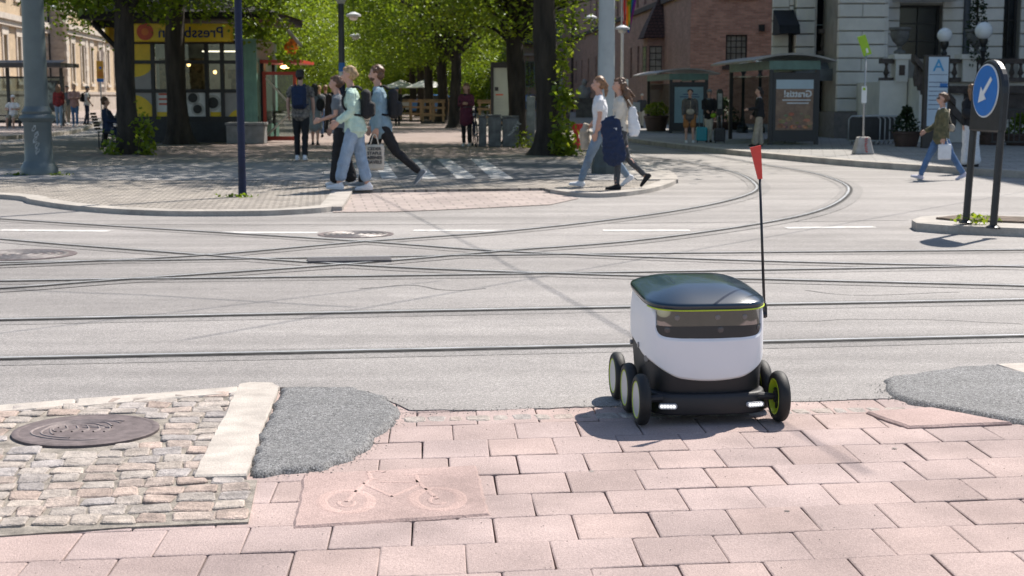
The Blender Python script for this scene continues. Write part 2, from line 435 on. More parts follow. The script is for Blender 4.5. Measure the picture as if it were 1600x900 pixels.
# ---- kerb stones of the sett field
kb = MB()
def quadkerb(mb, pts, h, b=.01):
    P = [Vector(G(*p)[:2]) for p in pts]; c = sum(P, Vector((0,0)))/len(P)
    P = jag(P, .05, .0025); n = len(P)
    In = []
    for p in P:
        d = (c-p); In.append(p+d.normalized()*b)
    vs = [(p.x,p.y,-.03) for p in P]+[(p.x,p.y,h-b*.6) for p in P]+[(p.x,p.y,h) for p in In]
    fs = [list(range(2*n,3*n))]+[(r+i, r+(i+1)%n, r+n+(i+1)%n, r+n+i) for r in (0,n) for i in range(n)]
    mb.add(vs, fs)
quadkerb(kb, [(374,606),(392,603),(425,604),(437,610),(410,678),(386,750),(303,752),(340,675)], .022)
for a, b in ((-420,-160),(-158,118),(120,372)):
    f = lambda x: 637-(x)*29/372
    quadkerb(kb, [(a,f(a)),(b,f(b)),(b-2,f(b)+10+ (0)),(a-2,f(a)+12)], .014)
quadkerb(kb, [(1556,573),(1600,571),(1700,590),(1690,606),(1600,588)], .016)
kb.build('kerb', M_kerb, kind='structure')
# ---- asphalt repairs
def mound(name, poly, h, ew, cell, m, z0=.004):
    P = jag([Vector(p[:2]) for p in poly], .015, .011)
    x0, x1 = min(p.x for p in P), max(p.x for p in P); y0, y1 = min(p.y for p in P), max(p.y for p in P)
    nx, ny = int((x1-x0)/cell)+2, int((y1-y0)/cell)+2; vs = []; inn = []
    for j in range(ny):
        for i in range(nx):
            p = Vector((x0+i*cell, y0+j*cell)); ok = inside(p, P); d = edge_dist(p, P) if True else 0
            e = min(1, d/ew) if ok else 0
            z = z0-.02+(h+.02)*sqrt(max(0, 1-(1-e)**2)) + (noise.noise(Vector((p.x*5,p.y*5,1)))*.006+noise.noise(Vector((p.x*60,p.y*60,1)))*.003+noise.noise(Vector((p.x*130,p.y*130,1)))*.002)*e
            vs.append((p.x,p.y,z)); inn.append(ok or d < cell)
    fs = [(a, a+1, a+nx+1, a+nx) for j in range(ny-1) for i in range(nx-1) for a in [j*nx+i] if inn[a] and inn[a+1] and inn[a+nx] and inn[a+nx+1]]
    mb = MB(); mb.add(vs, fs); return mb.build(name, m, smooth=True, kind='structure')
mound('asphalt_patch', [G(*p) for p in ((440,612),(500,608),(560,612),(606,626),(628,648),(612,670),(582,686),(578,703),(545,722),(505,736),(440,742),(400,748),(388,742),(398,700),(412,672),(425,640))], .02, .03, .014, M_patch)
mound('asphalt_patch', [G(*p) for p in ((1378,604),(1390,592),(1440,586),(1500,578),(1555,574),(1620,592),(1760,600),(1800,690),(1640,672),(1560,657),(1490,645),(1420,632),(1384,618))], .018, .03, .016, M_patch)
# ---- cycle symbol slab
def bl(u, v, quad):  # v 0 top
    a, b, c, d = [Vector(p) for p in quad]; return a.lerp(b,u).lerp(d.lerp(c,u), v)
sq = [(474,742),(745,729),(766,806),(457,826)]
def slab(name, quad, z, grain=True):
    mb = MB(); mb.tint = (1.03,.97,.95); P = jag([Vector(G(*p)[:2]) for p in quad], .04, .003); c = sum(P, Vector((0,0)))/len(P); n = len(P)
    In = [p+(c-p).normalized()*.012 for p in P]
    vs = [(p.x,p.y,-.03) for p in P]+[(p.x,p.y,z-.008) for p in P]+[(p.x,p.y,z) for p in In]
    mb.add(vs, [list(range(2*n,3*n))]+[(r+i, r+(i+1)%n, r+n+(i+1)%n, r+n+i) for r in (0,n) for i in range(n)])
    return mb
zs = .007
mb = slab('', sq, zs)
def gpt(px, py): g = G(px, py); return Vector((g.x, g.y, zs))
def groove(mb, pts, w, h=.0022):
    pts = [Vector(p) for p in pts]; P2 = []
    m = len(pts)
    for i, p in enumerate(pts):
        d = (pts[min(i+1,m-1)]-pts[max(i-1,0)]).normalized(); nr = Vector((-d.y,d.x,0))
        P2 += [p-nr*w, p-nr*w*.5+Vector((0,0,h)), p+nr*w*.5+Vector((0,0,h)), p+nr*w]
    mb.add(P2, [(i*4+k, i*4+k+1, i*4+k+5, i*4+k+4) for i in range(m-1) for k in range(3)])
mb.tint = (1.22,1.12,1.08)
def wheelring(cx, cy, rx, ry, w, a0=0, a1=2*pi):
    groove(mb, [gpt(cx+rx*cos(a0+(a1-a0)*t/40), cy+ry*sin(a0+(a1-a0)*t/40)) for t in range(41)], w)
wheelring(541,787,38,17,.02); wheelring(683,783,38,17,.02)
wheelring(541,789,12,6,.008,-.5,3.6); wheelring(683,785,12,6,.008,.5,4.6)
for ln in ([(541,787),(572,756),(590,752)],[(566,758),(612,779)],[(590,756),(640,757),(660,757)],[(648,753),(683,783)],[(612,779),(655,760)],[(575,742),(580,752)],[(574,741),(590,739),(600,741)],[(632,745),(672,744)],[(650,746),(652,757)]):
    groove(mb, [gpt(*p) for p in smooth_line([Vector((a,b,0)) for a,b in ln],3) for p in [(p[0],p[1])]], .010)
mb.build('cycle_symbol_slab', M_paver, label='square pink slab with a bicycle in low relief, set in the pink paving', cat='paving slab')
slab('', [(1352,647),(1455,640),(1582,664),(1420,671)], .014).build('paving_slab', M_paver, label='tilted pink paving slab lying slightly proud beside the right asphalt repair', cat='paving slab')
# ---- manhole cover in the setts
mt = thing('manhole_cover', 'dark purple brown iron manhole cover with swirling relief in the granite setts', 'manhole cover', (mh.x, mh.y, .016)); mt.scale = (.88,.86,1)
mb = MB(); mb.lathe([(.335,-.03),(.335,.000),(.325,.003),(.305,.003),(.30,.0005)], n=48)
mb.sheet([(.302*cos(a*pi/24), .302*sin(a*pi/24), .0015) for a in range(48)])
mb.build('rim', M_iron, mt, True, 30)
mb = MB()
for k in range(7):
    r = .06+.03*k
    pts = [Vector((r*cos(a)*1.0+.02*sin(3*a+k), r*sin(a)*.9+.015*cos(2*a+k), .0015)) for a in [(.2*k+t*.12) for t in range(int(16+k*3))]]
    groove(mb, pts, .006, .0035)
for k in range(5): groove(mb, [Vector((-.1+.05*k+.015*sin(t),-.06+t*.03,.0015)) for t in range(5)], .006,.005)
mb.build('relief', mat('worn cover relief', (.27,.225,.215), .7, .2, 20, metal=.3), mt)
for pts_, nm in (([(-160,694),(-60,688),(0,684)],''),):
    pass
def cover(px, py, r, label):
    g = G(px, py); t = thing('manhole_cover', label, 'manhole cover', (g.x,g.y,.006))
    MB().lathe([(r,-.02),(r,.004),(r*.93,.006),(r*.9,.002),(r*.88,.002)], n=40).build('rim', M_iron, t, True, 30)
    mb = MB()
    for k in range(5): 
        q = r*(.16+.16*k); groove(mb, [Vector((q*cos(a*pi/12),q*sin(a*pi/12),.003)) for a in range(25)], r*.05, .006)
    mb.build('relief', mat('cover ribs', (.20,.18,.175), .5, .2, 20, metal=.3), t)
cover(556,367,.38,'round grey iron manhole cover beside a white dash on the tramway road')
cover(35,399,.46,'large round iron manhole cover against the tram rails at the left edge')
# ------------------------------------------------------------------ tram rails
TR = MB(); 
def rail(pts, w=.055, z=.008, dense=6):
    L_ = smooth_line([G(*p) for p in pts], dense)
    TR.mi = 3; ribbon(TR, L_, -.19, .15, z-.0022)
    TR.mi = 0; ribbon(TR, L_, -.05, .058, z)
    TR.mi = 1; ribbon(TR, L_, -.036, -.002, z+.004)
    TR.mi = 2; ribbon(TR, L_, -.001, .030, z+.0065)
rail([(-900,584),(0,563),(800,546),(1600,527),(2600,502)])
rail([(-900,520),(0,502),(800,485.5),(1600,470.5),(2600,450)])
rail([(-900,455),(0,441),(800,430),(1600,417),(2600,402)], z=.0085)
rail([(-900,424),(0,412),(800,400),(1600,392),(2600,380)], z=.0085)
rail([(-400,312),(0,343),(540,377),(800,395),(1200,410),(1600,419),(2200,432)], z=.0095)
rail([(-400,338),(0,375),(210,392),(520,414),(800,427),(1250,440),(1600,449),(2200,470)], z=.0095)
rail([(-500,436),(0,416),(300,402),(560,380),(800,362),(1000,339),(1120,319),(1178,301),(1180,287),(1150,271),(1080,255),(1000,243),(960,232),(925,218)], z=.0105, dense=8)
rail([(-500,482),(0,453),(165,441),(540,415),(800,393),(1000,377),(1200,349),(1290,327),(1326,303),(1318,287),(1270,271),(1190,257),(1090,240),(1010,228),(960,218),(930,208)], z=.0105, dense=8)
TR.build('tram_rails', [M_tar, M_groove, M_rail, M_seam], kind='structure')
mb = MB(); mb.prism([p[:2] for p in GP(((480,407),(610,405),(612,411),(482,413)))], .005, .026); mb.build('drain_box', mat('drain grate', (.12,.11,.12), .5, .3, 60, metal=.4), label='long narrow dark drain cover lying where the tram rails cross', cat='drain cover')
# lane dashes
mk = MB()
for a, b, y0, y1 in ((-260,-40,361,361),(0,172,360.5,362),(345,496,364,364.5),(646,800,361,361.5),(942,1078,361,361),(1228,1366,357,355.5)):
    p, q = G(a,y0), G(b,y1); d = (q-p).normalized(); nr = Vector((-d.y,d.x,0))*.085
    mk.sheet([tuple(Vector((v.x,v.y,.0075))) for v in (p-nr,q-nr,q+nr,p+nr)])
# ------------------------------------------------------------------ far pavements
M_cob = brickmat('small setts', (.37,.33,.285), (.24,.215,.19), (.16,.14,.12), .16, .13, .02, ax='xy', rot=-.13)
M_slabs = brickmat('grey slabs', (.31,.29,.275), (.26,.25,.24), (.16,.15,.14), 1.4, .7, .012, ax='xy', rot=-.1)
M_prom = brickmat('promenade brick', (.33,.255,.225), (.27,.21,.19), (.17,.14,.12), .22, .11, .008, ax='xy', rot=-.1)
M_pinkfar = brickmat('pink blocks far', (.37,.305,.275), (.31,.255,.235), (.22,.19,.17), .28, .26, .012, ax='xy', rot=-.13)
M_walk = brickmat('grey pavement', (.30,.285,.27), (.25,.24,.23), (.17,.16,.15), .5, .4, .014, ax='xy', rot=.2)
kerbL = [G(*p) for p in ((-300,297),(0,311),(50,319),(100,327),(160,333),(230,337),(300,338.5),(400,338),(455,336),(500,333),(522,330))]
kerbL = smooth_line(kerbL, 4)
zp = .05
def sheet(poly, z, m, name, world_pts=()):
    return MB().sheet([(p[0],p[1],z) for p in poly]).build(name, m, kind='structure')
plaza = kerbL+[G(537,303),G(850,299),G(862,303)]
# kerb island nose to the right
nose = smooth_line([G(*p) for p in ((862,303),(900,308),(950,309),(1000,304),(1035,296),(1056,286),(1052,277),(1035,268),(1005,257),(975,246),(950,233),(925,218),(905,203),(893,192))], 4)
farL = [(-12,120),(-14,160),(-40,400)]
plz = [tuple(p[:2]) for p in kerbL+[G(537,303),G(850,299)]+nose]+[(3.5,100),(-2,170),(-22,400),(-60,400),(-22.5,120),(-15.2,60),(-14.0,44),(-15.5,33),(-24,30)]
MB().prism(plz, -.02, zp).build('pavement', M_cob, kind='structure')
sheet([G(*p) for p in ((-300,268),(60,268),(330,258),(600,258),(800,258),(900,262),(1000,262),(1025,272),(1020,287),(860,286),(600,287),(300,287),(-300,284))], zp+.004, M_slabs, 'slab_pavement')
prom = [(-8.5,32.2),(-1.0,32.2),(.9,36),(-3.5,75),(-11,160),(-26,400),(-50,400),(-20,160),(-12.5,80),(-9.5,50),(-8.4,44),(-10,33)]
sheet(prom, zp+.004, M_prom, 'promenade')
# pink crossing apron flush with the road
sheet([G(*p) for p in ((520,333),(537,303),(850,299),(875,305),(905,311),(860,321),(740,327),(620,332))], .012, M_pinkfar, 'crossing_apron')
cyc = sheet([G(*p,0) for p in ((588,286),(640,252),(900,254),(925,286))], zp+.008, asphalt('path asphalt', (.13,.13,.135), .1), 'cycle_path')
cw = MB()
for a, b, c, d in ((632,652,660,684),(683,703,714,746),(735,757,768,802),(582,600,597,622)): cw.sheet([(p.x,p.y,zp+.012) for p in GP(((c,285),(d,285),(b,253),(a,253)))])
cw.build('crossing_markings', mat('worn paint', (.52,.51,.49), .8, .3, 6, .002, 60), kind='structure'); mk.build('road_markings', M_white, kind='structure')
# kerbs
kk = MB(); ribbon(kk, kerbL, -.02, .24, -.02, zp+.016); ribbon(kk, nose, -.02, .22, -.02, zp+.016)
ribbon(kk, [G(519,331),G(530,316),G(538,303)], -.12,.16,-.02,zp+.012)
ribbon(kk, smooth_line([G(*p) for p in ((985,262),(1005,272),(1030,287))],3), -.35,.3,-.02,zp+.02)
kk.build('far_kerb', M_kerbfar, kind='structure')
# right pavement with a high kerb
kr = smooth_line([G(*p) for p in ((880,197),(905,206),(950,216),(1000,225),(1060,233),(1130,241),(1250,253),(1350,262),(1450,269),(1600,279),(1800,290),(2300,310))], 3)
zr = .12
kk = MB(); ribbon(kk, kr, -.02, .30, -.02, zr+.004); kk.build('right_kerb', M_kerbfar, kind='structure')
MB().prism([tuple(p[:2]) for p in kr]+[(60,30),(60,120),(4.5,120)], -.02, zr).build('right_pavement', M_walk, kind='structure')
# left street far pavement
kl = smooth_line([G(*p) for p in ((-400,236),(0,219),(90,212),(118,208),(135,203),(150,196),(165,190),(178,184),(190,178))], 3)
kk = MB(); ribbon(kk, kl, -.02, .3, -.02, .13); kk.build('left_kerb', M_kerbfar, kind='structure')
MB().prism([tuple(p[:2]) for p in kl]+[(-30,140),(-60,300),(-90,300),(-60,30)], -.02, .124).build('left_pavement', brickmat('left pave', (.34,.27,.245),(.29,.235,.21),(.2,.17,.15),.4,.3,.012,ax='xy'), kind='structure')

# loose grit along the repair edges and in the joints
R = random.Random(31); gr = MB()
rims = [[(440,612),(606,626),(628,648),(612,670),(582,686),(578,703),(545,722),(505,736),(400,748)],[(1378,604),(1384,618),(1420,632),(1490,645),(1560,657),(1640,672)],[(628,646),(900,640),(1384,626)]]
for rim in rims:
    P_ = [G(*p) for p in rim]
    for i in range(len(P_)-1):
        for _ in range(int((P_[i+1]-P_[i]).length*170)):
            c = P_[i].lerp(P_[i+1], R.random()); c = c+Vector((R.gauss(0,.035),R.gauss(-.01,.035),.008)); r = R.uniform(.0015,.0045); q = R.uniform(.5,1.6); gr.tint = (q,q*.97,q*.93)
            gr.add([c+Vector((r*cos(a),r*sin(a),0)) for a in (0,1.6,3.1,4.7)]+[c+Vector((0,0,r))], [(0,1,4),(1,2,4),(2,3,4),(3,0,4)])
for _ in range(1500):
    c = Vector((R.uniform(-3,5), R.uniform(3.9,6.4), .002)); r = R.choice((.0012,.0016,.002,.0025,.004)); q = R.uniform(.25,1.3); gr.tint = (q,q*.95,q*.9)
    if r > .003: gr.add([c+Vector((.011*cos(a)*R.uniform(.8,1.2),.009*sin(a),.0006)) for a in (0,.8,1.6,2.4,3.1,3.9,4.7,5.5)], [tuple(range(8))]) if R.random() < .03 else None
    else: gr.add([c+Vector((r*cos(a),r*sin(a),0)) for a in (0,1.6,3.1,4.7)]+[c+Vector((0,0,r))], [(0,1,4),(1,2,4),(2,3,4),(3,0,4)])
gr.build('grit', mat('grit', (.22,.21,.20), .9, .1, 9, attr=True), kind='stuff')

ck = MB()
for pts, w in (([(0,742/2+262),(0,0)],0),([(1180,505),(1400,500),(1600,508)],.005),([(560,452),(640,447),(705,455),(760,452)],.008),([(-100,349),(400,352),(900,350),(1420,345)],.012),([(1260,455),(1340,462),(1500,458)],.006)):
    if not w: continue
    L_ = smooth_line([G(*p) for p in pts], 14); L2 = []
    for p in L_: v = noise.noise_vector(Vector((p.x*4,p.y*4,0))); L2.append(Vector((p.x+v.x*.02, p.y+v.y*.05, 0)))
    ribbon(ck, L2, -w, w, .0062)
ck.build('road_cracks', mat('crack tar', (.17,.16,.155), .9, .3, 9, speck=.3), kind='structure')
# ------------------------------------------------------------------ delivery robot
M_shell = mat('white shell plastic', (.78,.78,.795), .4, .015, 3, .0006, 300, coat=.25)
M_char = mat('charcoal plastic', (.019,.0185,.021), .55, .1, 8, .0006, 300)
M_lid = mat('navy gloss lid', (.008,.023,.042), .2, .05, 5, coat=.4, spec=.5)
M_tyre = mat('tyre rubber', (.012,.012,.012), .62, .2, 20, .001, 200)
M_hub = mat('grey hub disc', (.42,.42,.44), .35, .04, 5)
M_lime = mat('lime plastic', (.50,.62,.03), .4, .05, 5)
M_red = mat('red flag', (.62,.055,.04), .5, .1, 6)
M_black = mat('black metal', (.018,.019,.022), .4, .2, 10)
def visormat():
    m = bpy.data.materials.new('smoked visor'); m.use_nodes = True; T = m.node_tree; L = T.links; b = T.nodes['Principled BSDF']
    b.inputs['Base Color'].default_value = (.022,.018,.016,1); b.inputs['Roughness'].default_value = .03; b.inputs['IOR'].default_value = 1.9
    b.inputs['Specular IOR Level'].default_value = .9; b.inputs['Coat Weight'].default_value = 1; b.inputs['Coat IOR'].default_value = 1.8
    return m
M_visor = visormat()
rob = thing('delivery_robot', 'white six wheeled delivery robot with dark domed lid and tall red flag', 'delivery robot', (.809,6.388,.004), radians(6.6))
def rr(phi, a, b, n): return (abs(cos(phi)/a)**n+abs(sin(phi)/b)**n)**(-1/n)
def lerp(a, b, t): return a+(b-a)*t
def sst(a, b, x): t = max(0, min(1, (x-a)/(b-a))); return t*t*(3-2*t)
def hull(phi, z, off=0):
    """plan outline of the body at height z; phi -90 deg = front"""
    a = lerp(.255, .261, sst(.08,.34,z)) - .012*sst(.42,.56,z)
    bf = lerp(.272, .288, sst(.08,.24,z)) - .010*sst(.28,.56,z)
    bb = lerp(.20, .285, sst(.08,.40,z))
    s = sin(phi); b = bf if s < 0 else bb
    n = 4.3 if s < 0 else 5.2
    r = rr(phi, a, b, n)+off
    return Vector((r*cos(phi), r*s+.01, z))
def zedge(phi): p = hull(phi, .5); return .488+.045*(p.y+.27)/.57
FR = lambda phi: (phi+pi/2+pi) % (2*pi) - pi      # angle from the front, + towards x
def zlow(phi):     # lower edge of the white shell
    d = abs(FR(phi))
    f = .181+.016*(d/.5)**2
    side = .262+.05*sst(.9,2.3,d)
    t = sst(.42,1.05,d)
    return lerp(f, side, t)
def znotch(phi):   # visor opening in the shell's top edge
    d = abs(FR(phi))/.80; ze = zedge(phi)
    return ze if d >= 1 else ze-(ze-.378-.012*d*d)*(1-d**14)**(1/3.5)
NU = 240
phis = [2*pi*i/NU for i in range(NU)]
def outer(u): return 2*pi*u
b = MB()
def shellf(u, v):
    ph = outer(u); z = lerp(zlow(ph), znotch(ph), v); p = hull(ph, z)
    lip = .008*sst(.0,.16,1-v) if abs(FR(ph)) < .83 else 0
    e = .006*(1-sst(0,.05,v)); d = (p-Vector((0,.01,z))).normalized()
    # soft roll into the visor opening
    roll = 0
    if abs(FR(ph)) < .86: roll = .014*(1-sst(0,.03,znotch(ph)-z))
    return p-d*(e+roll)
b.grid(shellf, 320, 56, True)
o = b.build('body_shell', M_shell, rob, True)
md = o.modifiers.new('s', 'SOLIDIFY'); md.thickness = .008; md.offset = -1
c = MB(); c.grid(lambda u, v: hull(outer(u), lerp(.065, .40, v), -.007), NU, 30, True)
c.sheet([tuple(hull(p, .065, -.007)) for p in phis][::-1]); c.sheet([tuple(hull(p, .40, -.007)) for p in phis])
ch = c.build('chassis', M_char, rob, True, 40)
c = MB()     # sculpted shoulder over the left and right wheels
c = MB(); c.grid(lambda u, v: hull(outer(u), .128+.003*v, [-.008,-.0045,-.0045,-.008][int(round(v*3))]), NU, 4, True)
c.build('seam', M_black, rob, True)
# bumper: follows the front and turns back toward the wheels
def hullb(ph, off=0):
    r = rr(ph, .255, .297, 6)+off; return Vector((r*cos(ph), r*sin(ph)+.01, .1))
def bump(u, v):
    s = (u-.5)*2; ang = -pi/2+s*.92; p = hullb(ang)
    zz = [.044,.038,.040,.048,.110,.124,.128,.130][int(round(v*7))]
    oo = [-.05,-.012,.0,.005,.002,-.003,-.012,-.05][int(round(v*7))]
    d = Vector((p.x,p.y-.01,0)).normalized(); q = Vector((p.x,p.y,0))+d*(oo+.008*(1-abs(s)**3))
    return Vector((q.x, q.y, zz+.008*(s*s)))
c = MB(); c.grid(bump, 60, 8)
bm_ = c.build('bumper', M_char, rob, True, 50)
m2 = bm_.modifiers.new('s','SOLIDIFY'); m2.thickness = .02; m2.offset = -1
M_led = mat('led lens', (.8,.8,.8), .25, .02, 4, emit=(1,1,1), estr=.9)
M_chrome = mat('lamp surround', (.55,.55,.56), .3, .05, 5)
for sx in (-1,1):
    ang = -pi/2+sx*.55; p = hullb(ang, .0205); p.z = 0; d = Vector((p.x,p.y-.01,0)).normalized()
    nrm = Vector((hullb(ang+.02).x-hullb(ang-.02).x, hullb(ang+.02).y-hullb(ang-.02).y, 0)).normalized()
    cc = Vector((p.x, p.y, .082)); t = nrm; nd = Vector((t.y,-t.x,0)); nd = nd if nd.dot(d) > 0 else -nd
    c = MB(); pts = []
    for k in range(24):
        a = 2*pi*k/24; pts.append(cc+t*(.011*cos(a)+(.028 if cos(a) > 0 else -.028))+Vector((0,0,.011*sin(a))))
    n_ = len(pts); c.add([q+nd*-.012 for q in pts]+[q+nd*.003 for q in pts]+[cc+(q-cc)*.9+nd*.003 for q in pts]+[cc+(q-cc)*.9-nd*.001 for q in pts],
        [(r+i, r+(i+1)%n_, r+n_+(i+1)%n_, r+n_+i) for r in (0,n_,2*n_) for i in range(n_)]+[list(range(3*n_,4*n_))])
    hl = c.build('headlight', M_chrome, rob, True, 30)
    for k in range(5):
        q = cc+t*(-.026+.013*k)+nd*.001; MB().ball(q, (.0058,.0058,.0062), 10, 8).build('led', M_led, hl, True)
# visor
def vis(z0, z1, off):
    def f(u, v):
        s = (u-.5)*2; ang = -pi/2+s*.84; return hull(ang, lerp(z0(ang) if callable(z0) else z0, zedge(ang)-.002 if z1 is None else z1, v), off)
    return f
MB().grid(vis(.412, None, -.008), 90, 10).build('visor', M_visor, rob, True)
MB().grid(vis(.365, .415, -.006), 90, 5).build('sensor_band', mat('sensor band', (.02,.021,.025), .3, .05, 5), rob, True)
for ang in (-.62, .14, .72):
    p = hull(-pi/2+ang, .400, -.008); d = Vector((p.x,p.y-.01,0)).normalized(); q = hull(-pi/2+ang+.01,.400,-.008)-hull(-pi/2+ang-.01,.400,-.008)
    nd = Vector((q.y,-q.x,0)).normalized(); c = MB(); r_ = nd.to_track_quat('Z','Y').to_matrix().to_4x4(); c.T = Matrix.Translation(p) @ r_
    c.lathe([(.013,-.004),(.013,.003),(.011,.004)], n=20); c.build('camera_lens', mat('camera lens', (.075,.07,.072), .25, .05, 5), rob, True, 30)
for ang in (-.5,.1,.5):
    p = hull(-pi/2+ang, .452, -.010); q = hull(-pi/2+ang+.01,.452,-.01)-hull(-pi/2+ang-.01,.452,-.01); nd = Vector((q.y,-q.x,0)).normalized()
    c = MB(); c.T = Matrix.Translation(p) @ nd.to_track_quat('Z','Y').to_matrix().to_4x4(); c.lathe([(.011,-.004),(.011,.003),(.009,.004)], n=20); c.build('camera_lens', mat('visor lens', (.16,.15,.15), .2, .05, 5), rob, True, 30)
# lid
def lidf(u, v):
    ph = outer(u); e = hull(ph, .5, .006); ze = zedge(ph)
    if v < .12:
        k = v/.12; d = (e-Vector((0,.01,.5))).normalized(); return Vector((e.x,e.y,0))+d*(.004*sin(k*pi))+Vector((0,0,ze+.002+.020*k))-d*0
    k = (v-.12)/.88; rho = 1-k
    x, y = e.x*rho, (e.y-.03)*rho+.03
    zz = .488+.045*(y+.27)/.57+.022+.055*(1-rho**2.6)
    return Vector((x, y, zz))
c = MB(); c.grid(lidf, 200, 40, True); c.build('lid', M_lid, rob, True)
c = MB(); c.grid(lambda u, v: hull(outer(u), zedge(outer(u))-.004+.008*v, [.0,.007,.007,0][int(round(v*3))]), 200, 4, True)
c.build('lid_edge', mat('lid edge', (.05,.04,.035), .2, .05, 5, coat=.6), rob, True)  # brownish reflection is put into the edge's base colour
c = MB(); c.tube([hull(-pi/2+(k-30)/30*.98, zedge(-pi/2+(k-30)/30*.98)-.002, .0075)-Vector((0,0,.0025)) for k in range(61)], .0032, 8)
c.build('accent_strip', M_lime, rob, True)
# wheels
def wheel(x, y, sx, tilt=0):
    """sx: direction of the outer face"""
    r = .109; w = .05
    c = MB(); prof = []
    for k in range(15):
        a = pi*k/14; prof.append((r-.024+.024*sin(a)**.7 if 0 < k < 14 else r-.024, -w/2*cos(a)))
    pr = [(r-.03,-w/2+.004)]+prof+[(r-.03,w/2-.004)]
    pr = pr+[(r-.034,w/2-.008),(r-.034,-w/2+.008),(r-.03,-w/2+.004)]
    e = bpy.data.objects.new('wheel', None); COL.objects.link(e); e.parent = rob; e.location = (x,y,r); e.empty_display_size = .05
    c.lathe_open = True
    vs = []; n = 48; m = len(pr)
    for rad, h in pr:
        for k in range(n):
            a = 2*pi*k/n; vs.append((h, rad*cos(a), rad*sin(a)))
    c.add(vs, [(i*n+k, i*n+(k+1)%n, (i+1)*n+(k+1)%n, (i+1)*n+k) for i in range(m-1) for k in range(n)])
    c.build('tyre', M_tyre, e, True, 60)
    c = MB(); c.lathe([(.079,sx*(w/2-.014)),(.079,sx*(w/2-.003)),(.0765,sx*(w/2-.001)),(.0735,sx*(w/2-.003)),(.0735,sx*(w/2-.014))], axis='x', n=48); c.build('rim', M_lime, e, True, 30)
    c = MB(); c.lathe([(.0738,sx*(w/2-.010)),(.0738,sx*(w/2-.0035)),(.04,sx*(w/2-.003)),(.0,sx*(w/2-.0028))], axis='x', n=48); c.build('hub_disc', M_hub, e, True, 40)
    # inner side: open lime barrel with dark spokes
    c = MB(); pr2 = [(.077,-sx*(w/2-.002)),(.073,-sx*(w/2-.001)),(.071,-sx*(w/2-.004)),(.070,sx*(w/2-.014))]; vs = []
    for rad, h in pr2:
        for k in range(n): a = 2*pi*k/n; vs.append((h, rad*cos(a), rad*sin(a)))
    c.add(vs, [(i*n+k, i*n+(k+1)%n, (i+1)*n+(k+1)%n, (i+1)*n+k) for i in range(3) for k in range(n)]); c.build('rim', M_lime, e, True, 40)
    c = MB()
    for k in range(5):
        a = 2*pi*k/5+.3; c.tube([(0,.016*cos(a),.016*sin(a)),(sx*.002,.069*cos(a),.069*sin(a))], [.012,.007], 8)
    c.tube([(sx*.012,0,0),(-sx*.02,0,0)], .026, 16); c.build('spoke', M_black, e, True, 40)
    c = MB(); c.tube([(-sx*.018,0,0),(-sx*.07,0,.0)], .011, 12); c.build('axle', M_black, e, True, 40)
for y in (-.27, -.01, .27):
    for sx in (-1,1): wheel(sx*.298, y, sx)
for sx in (-1,1):
    c = MB()
    c.tube([(sx*.25,-.01,.107),(sx*.235,.13,.15),(sx*.25,.27,.107)], [.012,.016,.012], 10)
    c.tube([(sx*.27,-.27,.109),(sx*.20,-.26,.112)], [.014,.02], 10)
    c.build('rocker_arm', M_char, rob)

# side details
for y, z, r_ in ((-.02,.30,.013),(.17,.28,.011)):
    for sx in (-1,1):
        ph = atan2(y-.01, sx*.25); p = hull(ph, z, -.001); c = MB(); c.lathe([(r_,-.006),(r_,.004),(r_*.8,.006)] if sx > 0 else [(r_,.006),(r_,-.004),(r_*.8,-.006)], tuple(p), 16, 'x'); c.build('side_sensor', mat('side sensor', (.22,.22,.22), .3, .1, 5), rob, True, 30)
for ang, r_ in ((-1.0,.014),):
    p = hull(-pi/2+ang, .262, -.004); d = Vector((p.x,p.y,0)).normalized(); c = MB(); c.T = Matrix.Translation(p) @ d.to_track_quat('Z','Y').to_matrix().to_4x4()
    c.lathe([(r_,-.006),(r_,.004),(r_*.8,.006)], n=18); c.build('side_sensor', MATS['side sensor'], rob, True, 30)
# antenna and flag
base = Vector((.298,-.03,.425)); 
top = Vector((.264,-.03,1.02)); tip = Vector((.243,-.03,1.165))
c = MB(); c.tube([base-Vector((.02,0,.0)), base+Vector((.004,0,0))], .016, 14); c.tube([base+Vector((.002,0,-.012)), base+Vector((.001,0,.03)), base+Vector((0,0,.05))], [.011,.010,.007], 12); c.build('antenna_mount', M_black, rob, True, 40)
MB().tube([base, top], [.0065,.0055], 10).build('antenna', M_black, rob, True)
c = MB(); fl = [(.217,1.155),(.264,1.165),(.274,1.02),(.255,1.018)]
c.add([(x,-.03+dy,z) for dy in (-.005,.005) for x, z in fl], [(0,1,2,3),(7,6,5,4),(0,4,5,1),(1,5,6,2),(2,6,7,3),(3,7,4,0)])
c.build('flag', M_red, rob)
